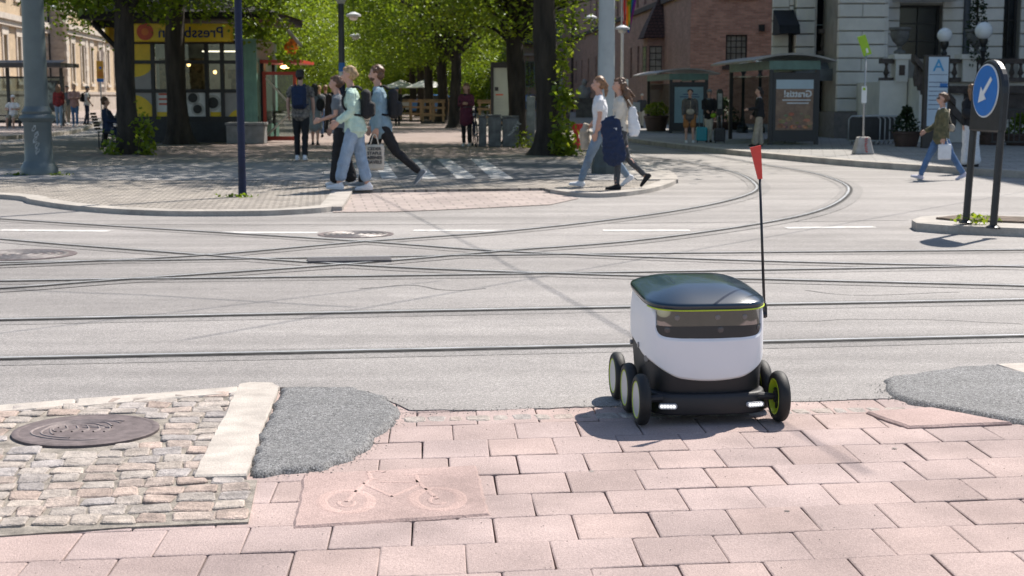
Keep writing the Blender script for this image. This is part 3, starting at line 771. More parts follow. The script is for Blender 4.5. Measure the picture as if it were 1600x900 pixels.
# ------------------------------------------------------------------ buildings
M_dark = mat('dark frame', (.025,.024,.024), .5, .2, 6)
M_pane = mat('window glass', (.02,.025,.03), .12, .4, .8, spec=.35)
M_pane2 = mat('window glass pale', (.16,.17,.165), .1, .35, 1.2, spec=.9)
M_wood = mat('window frame paint', (.05,.035,.03), .6, .2, 8)
M_frameg = mat('grey green frame', (.25,.32,.30), .6, .1, 8)
def wallmesh(mb, W, H, ops, depth=.3, x0=0, z0=0):
    xs = sorted({x0, W}|{o[0] for o in ops}|{o[1] for o in ops}); zs = sorted({z0, H}|{o[2] for o in ops}|{o[3] for o in ops})
    for i in range(len(xs)-1):
        for j in range(len(zs)-1):
            cx, cz = (xs[i]+xs[i+1])/2, (zs[j]+zs[j+1])/2
            if any(o[0] < cx < o[1] and o[2] < cz < o[3] for o in ops): continue
            mb.add([(xs[i],0,zs[j]),(xs[i+1],0,zs[j]),(xs[i+1],0,zs[j+1]),(xs[i],0,zs[j+1])], [(0,1,2,3)])
    for a, b, c, d in [o[:4] for o in ops]:
        mb.add([(a,0,c),(a,depth,c),(a,depth,d),(a,0,d)], [(0,1,2,3)]); mb.add([(b,0,c),(b,depth,c),(b,depth,d),(b,0,d)], [(3,2,1,0)])
        mb.add([(a,0,c),(b,0,c),(b,depth,c),(a,depth,c)], [(0,1,2,3)]); mb.add([(a,0,d),(b,0,d),(b,depth,d),(a,depth,d)], [(3,2,1,0)])
def window(par, a, b, c, d, fm, pm, nx=2, nz=3, y=.2, fw=.07, bw=.035, name='window'):
    mb = MB(); mb.box(a,a+fw,y-.04,y+.06,c,d); mb.box(b-fw,b,y-.04,y+.06,c,d); mb.box(a+fw,b-fw,y-.04,y+.06,d-fw,d); mb.box(a+fw,b-fw,y-.04,y+.06,c,c+fw)
    for i in range(1,nx): x = a+(b-a)*i/nx; mb.box(x-bw/2,x+bw/2,y-.03,y+.05,c+fw,d-fw)
    for i in range(1,nz):
        z = c+(d-c)*i/nz
        for k in range(nx): mb.box(a+(b-a)*k/nx+(fw if k == 0 else bw/2), a+(b-a)*(k+1)/nx-(fw if k == nx-1 else bw/2), y-.028,y+.048,z-bw/2,z+bw/2)
    o = mb.build(name, fm, par)
    MB().add([(a,y+.03,c),(b,y+.03,c),(b,y+.03,d),(a,y+.03,d)], [(0,1,2,3)]) if False else None
    m2 = MB(); m2.box(a+.01,b-.01,y+.02,y+.03,c+.01,d-.01); m2.build('pane', pm, o)
M_yb = brickmat('yellow brick', (.56,.42,.27), (.50,.37,.24), (.45,.38,.30), .26, .09, .008)
M_stone = mat('pale stone', (.56,.49,.42), .85, .1, 2, .006, 20)
M_stone2 = mat('brown pilaster stone', (.42,.36,.31), .85, .12, 2, .006, 20)
# yellow brick station building on the left
def station():
    t = thing('station_building', 'yellow brick building with pale stone quoins and cornice at the left edge', 'building', (-36.3,122,0), atan2(1,-.1065))
    t['_'] = 0; del t['_']
    W0, W1, H = -46, 75, 17.5
    segs = [(W0,-1.5,1.35),(-1.5,W1,0)]
    wl_ = MB(); q = MB(); co = MB(); base = MB()
    for a, b, yo in segs:
        ops = []
        x = a+2.6; k = 0
        while x < b-3:
            ops += [(x,x+1.15,2.6,5.6),(x,x+1.15,8.6,11.4),(x,x+1.15,13,15.4)]; x += 4.4
        m = MB(); m.T = Matrix.Translation((0,yo,0)); wallmesh(m, b, H, ops, .4, x0=a)
        m.build('wall', M_yb, t)
        for (p, r, z0, z1) in ops:
            e = window(t, p, r, z0, z1, MATS['grey green frame'], M_pane2, 2, 3, y=yo+.25)
            m = MB(); m.box(p-.32,p-.003,yo-.08,yo+.2,z0-.15,z1+.1); m.box(r+.003,r+.32,yo-.08,yo+.2,z0-.15,z1+.1); m.box(p-.45,r+.45,yo-.16,yo+.1,z0-.40,z0-.152)
            m.extr([(p-.4,z1+.103),(r+.4,z1+.103),(r+.5,z1+.75),((p+r)/2,z1+.95),(p-.5,z1+.75)], yo-.10, yo+.2)
            m.build('window_surround', M_stone, t)
        for x in [a+.45]+[xx for xx in [a+.45+8.8*i for i in range(1,14)] if xx < b]:
            q = MB(); q.box(x-.40,x+.40,yo-.12,yo+.04,0,H)
            for j in range(int(H/.5)):
                w = .62 if j % 2 else .42; q.box(x-w,x+w,yo-.15,yo+.05,.0+j*.5+.012,.5+j*.5-.012)
            q.build('quoins', M_stone, t)
        co.box(a-.3,b,yo-.45,yo+.1,6.75,7.15); co.box(a-.2,b,yo-.28,yo+.1,6.35,6.746); co.box(a-.3,b,yo-.4,yo+.1,12.0,12.3); co.box(a-.4,b,yo-.8,yo+.1,17.2,17.7)
        base.box(a-.1,b,yo-.2,yo+.05,0,1.5); base.box(a-.1,b,yo-.3,yo+.05,1.504,1.75)
    co.build('cornice', M_stone, t); base.build('plinth', M_stone2, t)
    # projecting pier that faces the camera, brown stone blocks
    m = MB()
    for j in range(27):
        m.box(-1.62,-.2,-.02,1.6,j*.65+.015,j*.65+.635)
    m.box(-1.55,-.25,.03,1.6,0,17.4); m.build('pier', M_stone2, t)
    m = MB(); m.tube([(-1.9,1.15,0),(-1.9,1.15,17)], .09, 8); m.build('downpipe', M_dark, t)
    m = MB(); m.lathe([(.0,0),(.9,0),(.9,.01)], (0,0,0)) if False else None
    m = MB(); pts = [(14.2,.9),(16.2,.9),(16.2,4.9)]+[(15.2+cos(a)*1.0,4.9+sin(a)*1.0) for a in [pi*k/8 for k in range(1,8)]]+[(14.2,4.9)]
    m.extr(pts, -.12, .05); m.build('door', mat('brown door', (.16,.12,.105), .6, .15, 5), t)
    m = MB()
    for s in (-1,1):
        m = MB()
        for k in range(8): m.box(15.2+s*1.35-.25,15.2+s*1.35+.25,-.22,-.0,.5+k*.62,.5+k*.62+.58)
        m.build('door_jamb', M_stone, t)
    m = MB(); m.box(W0,W1,1.9,14,0,17); m.build('inner_wall', M_stone2, t)
    m = MB(); m.add([(W0,-.6,17.7),(W1,-.6,17.7),(W1,7,21),(W0,7,21),(W0,15,17.7),(W1,15,17.7)], [(0,1,2,3),(3,2,5,4)]); m.build('roof', mat('dark roof', (.05,.045,.045), .8, .2, 2), t)
    return t
station()
# red brick building
M_rb_lit = brickmat('red brick', (.70,.37,.26), (.46,.22,.155), (.50,.37,.30), .27, .085, .008)  # end wall: the skylight it catches is put into a brighter brick colour
M_rb_dim = brickmat('red brick less lit', (.50,.285,.22), (.38,.21,.165), (.36,.26,.22), .27, .085, .008)  # same brick size, darker copy for the less lit side wing
def redbrick():
    t = thing('brick_building', 'red brick building with narrow windows and a tiled oriel behind the tram shelters', 'building', (8.13,68,0))
    # long side, from far end to corner
    rz = atan2(-1, .052); L_ = 64
    T = Matrix.Rotation(rz,4,'Z') @ Matrix.Translation((-L_,0,0))
    par = bpy.data.objects.new('side_wing', None)
    ops = []
    def at(px, d=0):   # distance along wall (from far end) at which a pixel column lies
        k = (px-800)/F; Y = (8.13+.052*68)/(k+.052); return L_-(Y-68)*sqrt(1+.052**2)
    for px in (995,984,1003,969,955,942,930,918,908,899): 
        s_ = at(px); ops.append((s_-.42,s_+.42,2.45,4.2))
    for k in range(13):
        s_ = at(1062)-k*3.1
        if s_ > 1: ops.append((s_-.5,s_+.5,6.4,9.4)); ops.append((s_-.5,s_+.5,11.5,14.2))
    ops = [o for i, o in enumerate(ops) if not any(o is not p and abs(o[0]-p[0]) < .9 and o[2] == p[2] for p in ops[:i])]
    m = MB(); wallmesh(m, L_, 17, ops, .4); o = m.build('side_wall', M_rb_dim, t); o.matrix_local = T
    for o_ in ops:
        e = window(t, *o_, M_wood, MATS['window glass'], 1, 3, .22); 
    wins = [o for o in COL.objects if o.parent == t and o.name.startswith('window')]
    for w in wins: w.matrix_local = T
    m = MB(); m.box(0,L_,-.15,.05,6.0,6.25); m.box(0,L_,-.12,.05,10.9,11.1); m.box(0,L_,-.5,.05,16.6,17.1)
    for x in (at(895),at(1023)+5.6): m.tube([(x,-.12,0 if x<20 else 6.3),(x,-.12,16.5)], .1, 8)
    o = m.build('cornice', mat('brown stone trim', (.10,.07,.06), .8, .2, 3), t); o.matrix_local = T
    # oriel with steep tiled roof
    s_ = at(1031)
    m = MB(); m.box(s_-.75,s_+.75,-.85,.0,2.1,4.4); m.box(s_-.5,s_+.5,-.6,0,1.7,2.1); o = m.build('oriel', M_rb_dim, t); o.matrix_local = T
    m = MB(); m.box(s_-.55,s_+.55,-.88,-.853,2.5,3.9); m2 = m.build('oriel_window', M_wood, t); m2.matrix_local = T
    m = MB()
    for i in range(3):
        for j in range(4): m.box(s_-.48+i*.33,s_-.48+i*.33+.29,-.892,-.882,2.57+j*.33,2.57+j*.33+.28)
    m2 = m.build('oriel_pane', mat('pale pane', (.42,.38,.32), .2, .2, 3), t); m2.matrix_local = T
    # window on the face toward the camera
    m = MB(); m.T = T; m.add([(s_+.753,-.75,2.5),(s_+.753,-.1,2.5),(s_+.753,-.1,3.9),(s_+.753,-.75,3.9)], [(0,1,2,3)]); m.build('oriel_window', M_wood, t)
    m = MB(); m.T = T
    for i in range(2):
        for j in range(4): m.box(s_+.755,s_+.762,-.70+i*.30,-.44+i*.30,2.57+j*.33,2.57+j*.33+.28)
    m.build('oriel_pane', MATS['pale pane'], t)
    m = MB(); b0 = [(s_-1.0,-1.1,4.3),(s_+1.0,-1.1,4.3),(s_+1.0,.0,4.3),(s_-1.0,.0,4.3)]; b1 = [(s_-.8,-.85,4.95),(s_+.8,-.85,4.95),(s_+.8,0,4.95),(s_-.8,0,4.95)]; b2 = [(s_-.1,-.1,6.6),(s_+.1,-.1,6.6),(s_+.1,0,6.6),(s_-.1,0,6.6)]
    m.add(b0+b1, [(3,2,1,0)]+[(i,(i+1)%4,4+(i+1)%4,4+i) for i in range(4)]); m.add(b1+b2, [(i,(i+1)%4,4+(i+1)%4,4+i) for i in range(4)]+[(4,5,6,7)])
    o = m.build('oriel_roof', brickmat('roof tile', (.13,.065,.055),(.09,.045,.04),(.03,.02,.02),.22,.16,.02), t); o.matrix_local = T
    # gable end facing the street corner
    ops = [(1.62,2.6,2.75,4.15),(1.4,2.9,5.9,8.2),(4.2,5.5,5.9,8.2),(7.2,8.4,2.75,4.15),(1.5,2.8,10.5,12.8),(4.2,5.5,10.5,12.8)]
    m = MB(); wallmesh(m, 17, 17, ops, .4); m.build('end_wall', M_rb_lit, t)
    for o_ in ops: window(t, *o_, M_wood, MATS['pale pane'] if o_[2] < 3 else M_pane, 4 if o_[2] < 3 else 3, 5 if o_[2] < 3 else 4, .12)
    m = MB()
    for a, b, c, d in ops: q = MB(); q.box(a-.15,b+.15,-.1,.1,c-.18,c-.003); q.build('sill', MATS['brown stone trim'], t)
    m.box(-.1,17,-.2,.03,16.6,17.1); m.build('eaves', MATS['brown stone trim'], t)
    m = MB(); m.box(3.1,3.35,-.22,-.01,4.3,4.6); m.build('wall_lamp', M_dark, t)
    m = MB(); m.add([(-.4,-.4,17.1),(17,-.4,17.1),(17,9,23),(3.3,9,23)], [(0,1,2,3)]); m.T = None
    P_ = [T @ Vector((0,-.4,17.1)), T @ Vector((L_+.4,-.4,17.1)), Vector((9,9,23)), T @ Vector((0,8,23))]; m.add(P_, [(0,1,2,3)]); m.build('roof', MATS['dark roof'], t)
    m = MB(); m.T = T; m.box(1,L_-1,2.5,3,0,16); m.T = None; m.box(2,16,2,2.5,0,16); m.build('inner_wall', M_dark, t)
redbrick()
# pale rusticated hotel on the right
M_hs = mat('pale limestone', (.78,.745,.69), .8, .08, 1.4, .004, 30)
M_hd = mat('joint shadowed stone', (.36,.33,.29), .9, .12, 2)
M_br = mat('brown balustrade stone', (.12,.095,.085), .8, .25, 5, .01, 30)
def hotel():
    Y0 = 47.0
    t = thing('hotel_building', 'pale stone building with banded blocks, terrace and balustrades at the right edge', 'building', (X(1200,Y0),Y0,0))
    def x(px, Y=Y0): return X(px,Y)-X(1200,Y0)
    def z(py, Y=Y0): return Z(py,Y)
    H = 19
    ops = [(x(1226),x(1234),z(100),z(52)),(x(1268),x(1301),z(88),8.2),(x(1273),x(1303),0.12,z(122)),
           (x(1396),x(1462),z(92),z(8)),(x(1556),x(1582),z(92),6.2)]
    ops += [(x(p),x(p)+1.3,10,13) for p in (1400,1480,1556)]
    ops[1] = (x(1268),x(1301),z(88),5.6)
    m = MB(); xs_ = x(1303); lo = [o for o in ops if o[1] <= xs_+.01 and o[3] < 10]; hi = [o for o in ops if o[0] >= xs_-.01]; ops = lo+hi
    wallmesh(m, xs_, 10, lo, .6); wallmesh(m, 9.3, H, hi, .6, x0=xs_); m.build('wall', M_hd, t)
    m = MB(); m.box(9.3,30,-17,0,0,H+1); m.build('wing', M_hs, t)
    m = MB()
    for k in range(5):
        for j in range(4): m.box(9.27,9.31,-16+k*3.2,-14.6+k*3.2,1.2+j*4.6,3.9+j*4.6)
    m.build('wing_windows', M_pane, t)
    m = MB(); m.add([(0,0,0),(2.6,12,0),(2.6,12,10),(0,0,10)], [(3,2,1,0)]); m.build('side_wall', M_hs, t)
    def courses(m, a, b, y0, z0, z1, step=.40, yb=0):
        k = 0; zz = z0
        while zz < z1-.05:
            if yb < -1 or not any(o[0] < b-.02 and o[1] > a+.02 and o[2] < zz+step*.8 and o[3] > zz+step*.2 for o in ops): 
                cuts = [a, b] if (b-a) < 1.2 else [a]+[a+(b-a)*(i+(.5 if k%2 else .0))/max(1,int((b-a)/1.0)) for i in range(1 if k%2==0 else 0,int((b-a)/1.0))]+[b]
                for i in range(len(cuts)-1): m.bbox(cuts[i]+.006,cuts[i+1]-.006,y0,yb+.02,zz+.018,min(zz+step,z1)-.018,.018)
            zz += step; k += 1
    m = MB()
    edges = sorted({0, x(1233), x(1262), 34.0}|{round(v,4) for o in ops for v in o[:2]}); 
    solid = [(0,x(1226)),(x(1303),x(1396)),(x(1462),x(1495)),(x(1500),x(1556)),(x(1582),9.28)]
    for a, b in solid: courses(m, a, b, -.08, .12, 10 if b < x(1300) else 19)
    courses(m, x(1234), x(1264), -.35, .9, 10)
    for o in ops[:7]:
        if o[3] < 9: 
            zz = o[3]
            courses(m, o[0]+.01, o[1]-.01, -.06, max(o[3]+.05,.1), 10)
    m.build('stone_blocks', M_hs, t)
    # projecting bay
    m = MB(); a, b = x(1303,44.5), x(1376,44.5); 
    courses(m, a, b, -2.5, .9, 14, yb=-2.3); 
    for k in range(44):
        zz = .9+k*.4
        if zz < 13.6: m.bbox(b-.02,b+.09,-2.44,-.1,zz+.018,zz+.382,.018)
    m.build('bay_blocks', M_hs, t)
    m = MB(); m.box(a+.05,b-.03,-2.4,0,0,14); m.build('bay', M_hd, t)
    m = MB(); m.box(a-.08,b+.12,-2.6,-.05,.12,.9); m.box(-.0,x(1264),-.42,-.0,.12,.85); m.build('plinth', mat('granite plinth', (.24,.21,.2), .8, .15, 4, .01, 30), t)
    for o_ in ops:
        window(t, *o_[:4], M_dark if o_[0] != ops[1][0] else M_frameg, M_pane, 2, 3 if o_[3] < 9 else 4, .35)
    m = MB(); n = 12   # arch
    cx_, r_, zz = (x(1268)+x(1301))/2, (x(1301)-x(1268))/2+.28, z(-20)
    m.box(x(1264)+.0,x(1268),-.12,.1,z(88),zz); m.box(x(1301),x(1304),-.12,.1,z(88),zz)
    m.build('arch_surround', M_hs, t)
    # balustrades
    def balus(m, a, b, y, z0, z1, m2=None):
        m.box(a,b,y-.16,y+.16,z0,z0+.12); m.box(a,b,y-.18,y+.18,z1-.13,z1)
        k = int((b-a)/.24)
        for i in range(k):
            c = a+(i+.5)*(b-a)/k; h = z1-z0-.25; m.lathe([(.05,0),(.05,.06*h),(.035,.1*h),(.085,.32*h),(.05,.6*h),(.035,.85*h),(.055,.92*h),(.055,h)], (c,y,z0+.12), 8)
    m = MB(); balus(m, x(1270), x(1300), -.15, z(86), z(46)); m.build('balustrade', M_br, t)
    ym = -5.0; Yt = Y0+ym
    X0 = X(1200,Y0)
    xt = lambda px: X(px,Yt)-X0; zt = lambda py: Z(py,Yt)
    m = MB(); m.box(xt(1366),9.25,ym,-.02,0.12,zt(128))
    m.extr([(xt(1366),.12),(xt(1408),.12),(xt(1408),zt(126)),(xt(1366),zt(126))], ym-.25, ym-.003)
    m.build('terrace_wall', M_hs, t)
    m = MB(); st_ = [(xt(1410),.12),(xt(1500),.12),(xt(1410),zt(122))]; m.extr(st_, ym-1.4, ym-.01); m.build('stair_wall', M_hs, t)
    m = MB(); m.extr([(xt(1408),zt(122)),(xt(1412),zt(112)),(xt(1500),.4),(xt(1500),.12)], ym-1.5, ym-1.3)
    
    for a_, b_ in ((1369,1388),(1460,1492),(1512,1620)): m_ = MB(); balus(m_, xt(a_), xt(b_), ym, zt(128), zt(92)); m_.build('balustrade', M_br, t)
    # raking balustrade beside the stair
    p0 = Vector((xt(1404), zt(92))); p1 = Vector((xt(1462), zt(160)))
    for k in range(12):
        q = p0.lerp(p1, k/11); m.lathe([(.05,0),(.09,.25),(.04,.6),(.06,.75)], (q.x, ym-1.4, q.y-.78), 8)
    d = (p1-p0).normalized(); m.extr([(p0.x-.1,p0.y-.1),(p0.x-.1,p0.y+.08),(p1.x,p1.y+.08),(p1.x,p1.y-.1)][::-1], ym-1.6, ym-1.2)
    m.build('balustrade', M_br, t)
    for a, b in ((1389,1408),(1492,1513)): m = MB(); m.box(xt(a),xt(b),ym-.3,ym+.3,zt(128)+.003,zt(93)); m.box(xt(a)-.06,xt(b)+.06,ym-.36,ym+.36,zt(93)+.003,zt(93)+.14); m.build('terrace_pier', M_hs, t)
    m = MB(); m.box(xt(1394),xt(1403),ym-.315,ym-.303,zt(118),zt(102)); m.build('vent_grille', MATS['brown stone trim'], t)
    m = MB(); m.box(xt(1500),xt(1600),ym-.12,ym-.005,zt(186),zt(146)); m.box(xt(1450),9.2,ym-.2,ym-.003,zt(146)+.003,zt(134)); m.build('terrace_band', M_br, t)
    # grey street canopy and black awning
    m = MB(); a, b = x(1224), x(1302); m.add([(a,-.0,z(112)),(a,-1.6,z(110)),(a,-.2,z(88)),(b,0,z(126)),(b,-1.6,z(124)),(b,-.2,z(86)),(a,0,z(88)),(b,0,z(86))], [(1,4,5,2),(0,3,4,1),(0,1,2,6),(3,7,5,4),(2,5,7,6)])
    m.box(a,b,-1.62,-1.56,z(127),z(109)); m.build('canopy', mat('zinc canopy', (.13,.14,.15), .5, .2, 3), t)
    m = MB(); a, b = x(1201), x(1232); m.add([(a,0,z(55)),(b,0,z(55)),(a,-1.3,z(55)),(b,-1.3,z(55)),(a,-1.2,z(42)),(b,-1.2,z(42)),(a,0,z(14)),(b,0,z(14))], [(2,3,5,4),(4,5,7,6),(0,2,4,6),(1,7,5,3)])
    m.build('awning', mat('black awning cloth', (.012,.013,.018), .85, .2, 6), t)
    m = MB(); m.tube([(x(1240),-.5,z(98)),(x(1240),-1.0,z(98))], .05,8) ; m.tube([(x(1498),-.15,.2),(x(1498),-.15,18)], .11, 8); m.build('downpipe', mat('downpipe', (.07,.08,.10), .5, .1, 4), t)
    m = MB(); m.box(x(1300),9.2,-.6,.2,18.6,19.2); m.box(-.1,x(1300),-.5,.25,9.9,10.2); m.box(x(1384),x(1476),-1.1,.0,z(3),z(-4)); m.build('cornice', M_hs, t)
    m = MB(); m.box(2.9,33.5,2.4,12,0,9.9); m.box(6,33.5,2.5,11.9,9.95,18.6); m.build('inner_wall', M_dark, t)
    m = MB(); m.add([(5,-.8,19.25),(34,-.8,19.25),(34,6,22),(5,6,22),(34,13,19.2),(5,13,19.2)], [(0,1,2,3),(3,2,4,5)]); m.box(-.1,6,-.3,12,10.21,10.3); m.build('roof', MATS['dark roof'], t)
hotel()
# distant blocks closing the avenue
def block_of_flats(x0, w, y, h, wm, label, rows, cols, z0=1, balc=False, rz=0, frame=None):
    t = thing('apartment_building', label, 'building', (x0,y,0), rz)
    ops = []; cw = w/cols; rh = (h-z0)/rows
    for i in range(cols):
        for j in range(rows): ops.append((i*cw+cw*.32,i*cw+cw*.68,z0+j*rh+rh*.25,z0+j*rh+rh*.82))
    m = MB(); wallmesh(m, w, h, ops, .35); m.build('wall', wm, t)
    for o in ops: window(t, *o, frame or M_frameg, M_pane, 2, 2, .2, .09)
    m = MB()
    for j in range(rows+1): m.box(-.1,w+.1,-.2,.03,z0+j*rh-.2,z0+j*rh-.02)
    m.build('cornice', M_stone2, t)
    if balc:
        m = MB()
        for o in ops[::2]:
            m.box(o[0]-.4,o[1]+.4,-.9,-.03,o[2]-.2,o[2]-.06)
            for k in range(9): xx = o[0]-.38+(o[1]-o[0]+.76)*k/8; m.box(xx-.02,xx+.02,-.9,-.86,o[2]-.05,o[2]+.85)
            m.box(o[0]-.4,o[1]+.4,-.92,-.85,o[2]+.85,o[2]+.92)
        m.build('balcony', M_dark, t)
    m = MB(); m.add([(-.3,-.4,h),(w+.3,-.4,h),(w+.3,5,h+4),(-.3,5,h+4),(w+.3,11,h),(-.3,11,h)], [(0,1,2,3),(3,2,4,5)]); m.build('roof', MATS['dark roof'], t)
    m = MB(); m.box(0.02,w-.02,.8,10,0,h); m.build('inner_wall', M_dark, t)
block_of_flats(-2, 7.2, 133, 21, mat('tan render', (.36,.25,.18), .9, .1, 1), 'tan building with green windows and balconies seen between the right trunks', 5, 3, 1.2, True)
block_of_flats(-42, 46, 238, 24, mat('cream render', (.50,.44,.36), .9, .08, 1), 'cream building closing the far end of the tree avenue', 6, 12)
block_of_flats(-95, 50, 250, 22, mat('ochre render', (.42,.33,.22), .9, .08, 1), 'ochre building far behind the kiosk roof', 6, 12)

# ------------------------------------------------------------------ trees
M_bark = mat('lime bark', (.048,.038,.030), .95, .35, 5, .03, 22, stretch=(1,1,.25))
def leafmat(name, c, tr, hue=.5):
    m = bpy.data.materials.new(name); m.use_nodes = True; T = m.node_tree; L = T.links
    T.nodes.remove(T.nodes['Principled BSDF']); o = T.nodes['Material Output']
    tc = nn(T,'ShaderNodeTexCoord'); n = setin(nn(T,'ShaderNodeTexNoise'), Scale=1.1, Detail=4.0); L.new(tc.outputs['Object'], n.inputs['Vector'])
    n2 = setin(nn(T,'ShaderNodeTexNoise'), Scale=14.0, Detail=2.0); L.new(tc.outputs['Object'], n2.inputs['Vector'])
    ad = nn(T,'ShaderNodeMath', operation='ADD'); L.new(n.outputs['Fac'], ad.inputs[0]); L.new(n2.outputs['Fac'], ad.inputs[1])
    r = nn(T,'ShaderNodeMapRange'); r.inputs[1].default_value=.75; r.inputs[2].default_value=1.25; L.new(ad.outputs[0], r.inputs[0])
    mx = nn(T,'ShaderNodeMix', data_type='RGBA'); L.new(r.outputs[0], mx.inputs[0]); mx.inputs[6].default_value=(*c,1); mx.inputs[7].default_value=(c[0]*2.0,c[1]*1.45,c[2]*1.2,1)
    d = nn(T,'ShaderNodeBsdfDiffuse'); tl = nn(T,'ShaderNodeBsdfTranslucent'); g = nn(T,'ShaderNodeBsdfGlossy'); g.inputs['Roughness'].default_value=.35; g.inputs[0].default_value=(.5,.55,.5,1)
    mt_ = nn(T,'ShaderNodeMix', data_type='RGBA', blend_type='MULTIPLY'); mt_.inputs[0].default_value=1; L.new(mx.outputs[2], mt_.inputs[6]); mt_.inputs[7].default_value=(tr[0],tr[1],tr[2],1)
    L.new(mx.outputs[2], d.inputs[0]); L.new(mt_.outputs[2], tl.inputs[0])
    s1 = nn(T,'ShaderNodeMixShader'); s1.inputs[0].default_value=.5; L.new(d.outputs[0], s1.inputs[1]); L.new(tl.outputs[0], s1.inputs[2])
    s2 = nn(T,'ShaderNodeMixShader'); s2.inputs[0].default_value=.05; L.new(s1.outputs[0], s2.inputs[1]); L.new(g.outputs[0], s2.inputs[2]); L.new(s2.outputs[0], o.inputs[0])
    return m
M_leaf = leafmat('lime leaf', (.066,.118,.013), (2.5,2.4,1.2))
M_leaf2 = leafmat('young leaf', (.095,.155,.02), (2.4,2.3,1.3))
M_fir = leafmat('dark evergreen', (.02,.042,.018), (1,1,1))
def leaf(vs, fs, p, s, R, flat=.6):
    d = Vector((R.gauss(0,1),R.gauss(0,1),R.gauss(0,.6))).normalized()
    n_ = Vector((R.gauss(0,flat),R.gauss(0,flat),1)).normalized(); w = n_.cross(d)
    if w.length < .1: return
    w.normalize(); k = len(vs); l = s*R.uniform(.7,1.25); q = l*.42
    vs += [p, p+d*l*.45+w*q, p+d*l-Vector((0,0,l*.2)), p+d*l*.45-w*q]; fs.append((k,k+1,k+2,k+3))
def crown_mesh(seed, rx, rz_, cz, nclump, nleaf, s, sig, m, low=2.7, branches=None):
    R = random.Random(seed); vs = []; fs = []; cl = []
    while len(cl) < nclump:
        v = Vector((R.uniform(-1,1),R.uniform(-1,1),R.uniform(-1,1)))
        if not .35 < v.length < 1: continue
        p = Vector((v.x*rx, v.y*rx, cz+v.z*rz_))
        if p.z < low+.3: continue
        cl.append(p)
    for p in cl:
        g = sig*R.uniform(.6,1.3); fl = R.uniform(.45,.8)
        for _ in range(int(nleaf*R.uniform(.5,1.4))):
            q = p+Vector((R.gauss(0,g),R.gauss(0,g),R.gauss(0,g*fl)))
            if q.z < low: continue
            leaf(vs, fs, q, s, R)
    mb = MB(); mb.add(vs, fs); return mb.mesh('crown', m), cl
CR = [crown_mesh(1, 5.3, 4.4, 7.2, 260, 118, .13, .46, M_leaf), crown_mesh(2, 5.1, 4.2, 6.9, 250, 118, .13, .48, M_leaf, 2.5), crown_mesh(3, 4.6, 4.2, 6.6, 230, 75, .15, .6, M_leaf2, 1.6)]
def trunk_mesh(seed, r, h, cl, flare=1.9, lean=.0, knob=True):
    R = random.Random(seed); mb = MB(); n = 18
    zs = [0,.08,.2,.45,.9,1.5,2.1,2.7,3.3,4.2,5.4,6.8,h]; vs = []
    ph = R.uniform(0,6)
    for i, z in enumerate(zs):
        f = 1+(flare-1)*math.exp(-z/.22); rr_ = r*f*(1-.75*max(0,z-2)/h); cx_ = lean*z+.05*sin(z*1.1+ph)*min(1,z); cy_ = .05*cos(z*1.3+ph)*min(1,z)
        for k in range(n):
            a = 2*pi*k/n; q = rr_*(1+.10*sin(3*a+ph+z)+.07*sin(5*a-z*2+ph)+.08*noise.noise(Vector((cos(a)*2,sin(a)*2,z*2+seed)))+(f-1)*.25*sin(4*a+ph))
            vs.append((cx_+q*cos(a), cy_+q*sin(a), z))
    mb.add(vs, [(i*n+k, i*n+(k+1)%n, (i+1)*n+(k+1)%n, (i+1)*n+k) for i in range(len(zs)-1) for k in range(n)])
    for p in cl[::5]:
        z0 = R.uniform(2.6, min(6.5,max(3,p.z-.5))); a = Vector((lean*z0,0,z0)); mid = a.lerp(p,.5)+Vector((0,0,.35)); rr_ = r*R.uniform(.22,.42)
        mb.tube(smooth_line([a, a.lerp(mid,.5)+Vector((0,0,.1)), mid, p],2), [rr_*(1-.9*i/6) for i in range(7)], 6, cap=False)
    return mb.mesh('trunk', M_bark, True)
TRK = {}
def tree(px, Y, r, cr, seed, label, rz=0, s=1, lean=0, name='lime_tree', group='lime trees lining the promenade', xw=None):
    xx = X(px,Y) if xw is None else xw
    t = thing(name, label, 'tree', (xx,Y,zp if Y < 110 else 0), rz, group)
    o = bpy.data.objects.new('crown', CR[cr][0]); COL.objects.link(o); o.parent = t; o.scale = (s,s,s); o.rotation_euler = (0,0,seed*1.3)
    key = (round(r,2), cr)
    if key not in TRK or lean: TRK[key] = trunk_mesh(seed, r, 8.5, CR[cr][1], lean=lean)
    o = bpy.data.objects.new('trunk', TRK[key]); COL.objects.link(o); o.parent = t; o.scale = (1,1,s); return t
tree(205, 34.0, .215, 0, 11, s=1.17, label= 'dark lime trunk with yellow green shoots at its foot, nearest the left lamp post')
tree(283, 41.0, .26, 1, 12, s=1.3, label= 'dark lime trunk standing directly before the yellow kiosk sign')
tree(853, 33.6, .25, 1, 13, s=1.3, label= 'thick lichen covered trunk with leafy shoots climbing its right side')
tree(805, 41.5, .235, 0, 14, 'dark knobbly trunk standing behind the grey stone blocks')
tree(712, 62, .22, 1, 15, 'lime trunk just behind the woman with the bicycle', 1)
tree(692, 73, .24, 0, 16, 'slim lime trunk beside the wooden terrace fence, left of the bicycle woman', 2)
k = 0
for Y in (84, 96, 109, 123, 140, 158):
    tree(0, Y, .24, k%2, 20+k, 'lime tree farther down the right row of the promenade', k, 1.05, xw=-3.6-.105*(Y-74)); k += 1
for Y in (52, 64, 76, 89, 103, 118, 135, 155):
    tree(0, Y, .24, (k+1)%2, 20+k, 'lime tree in the left row of the promenade behind the kiosk', k, 1.05, xw=-9.2-.105*(Y-36)-1.2); k += 1
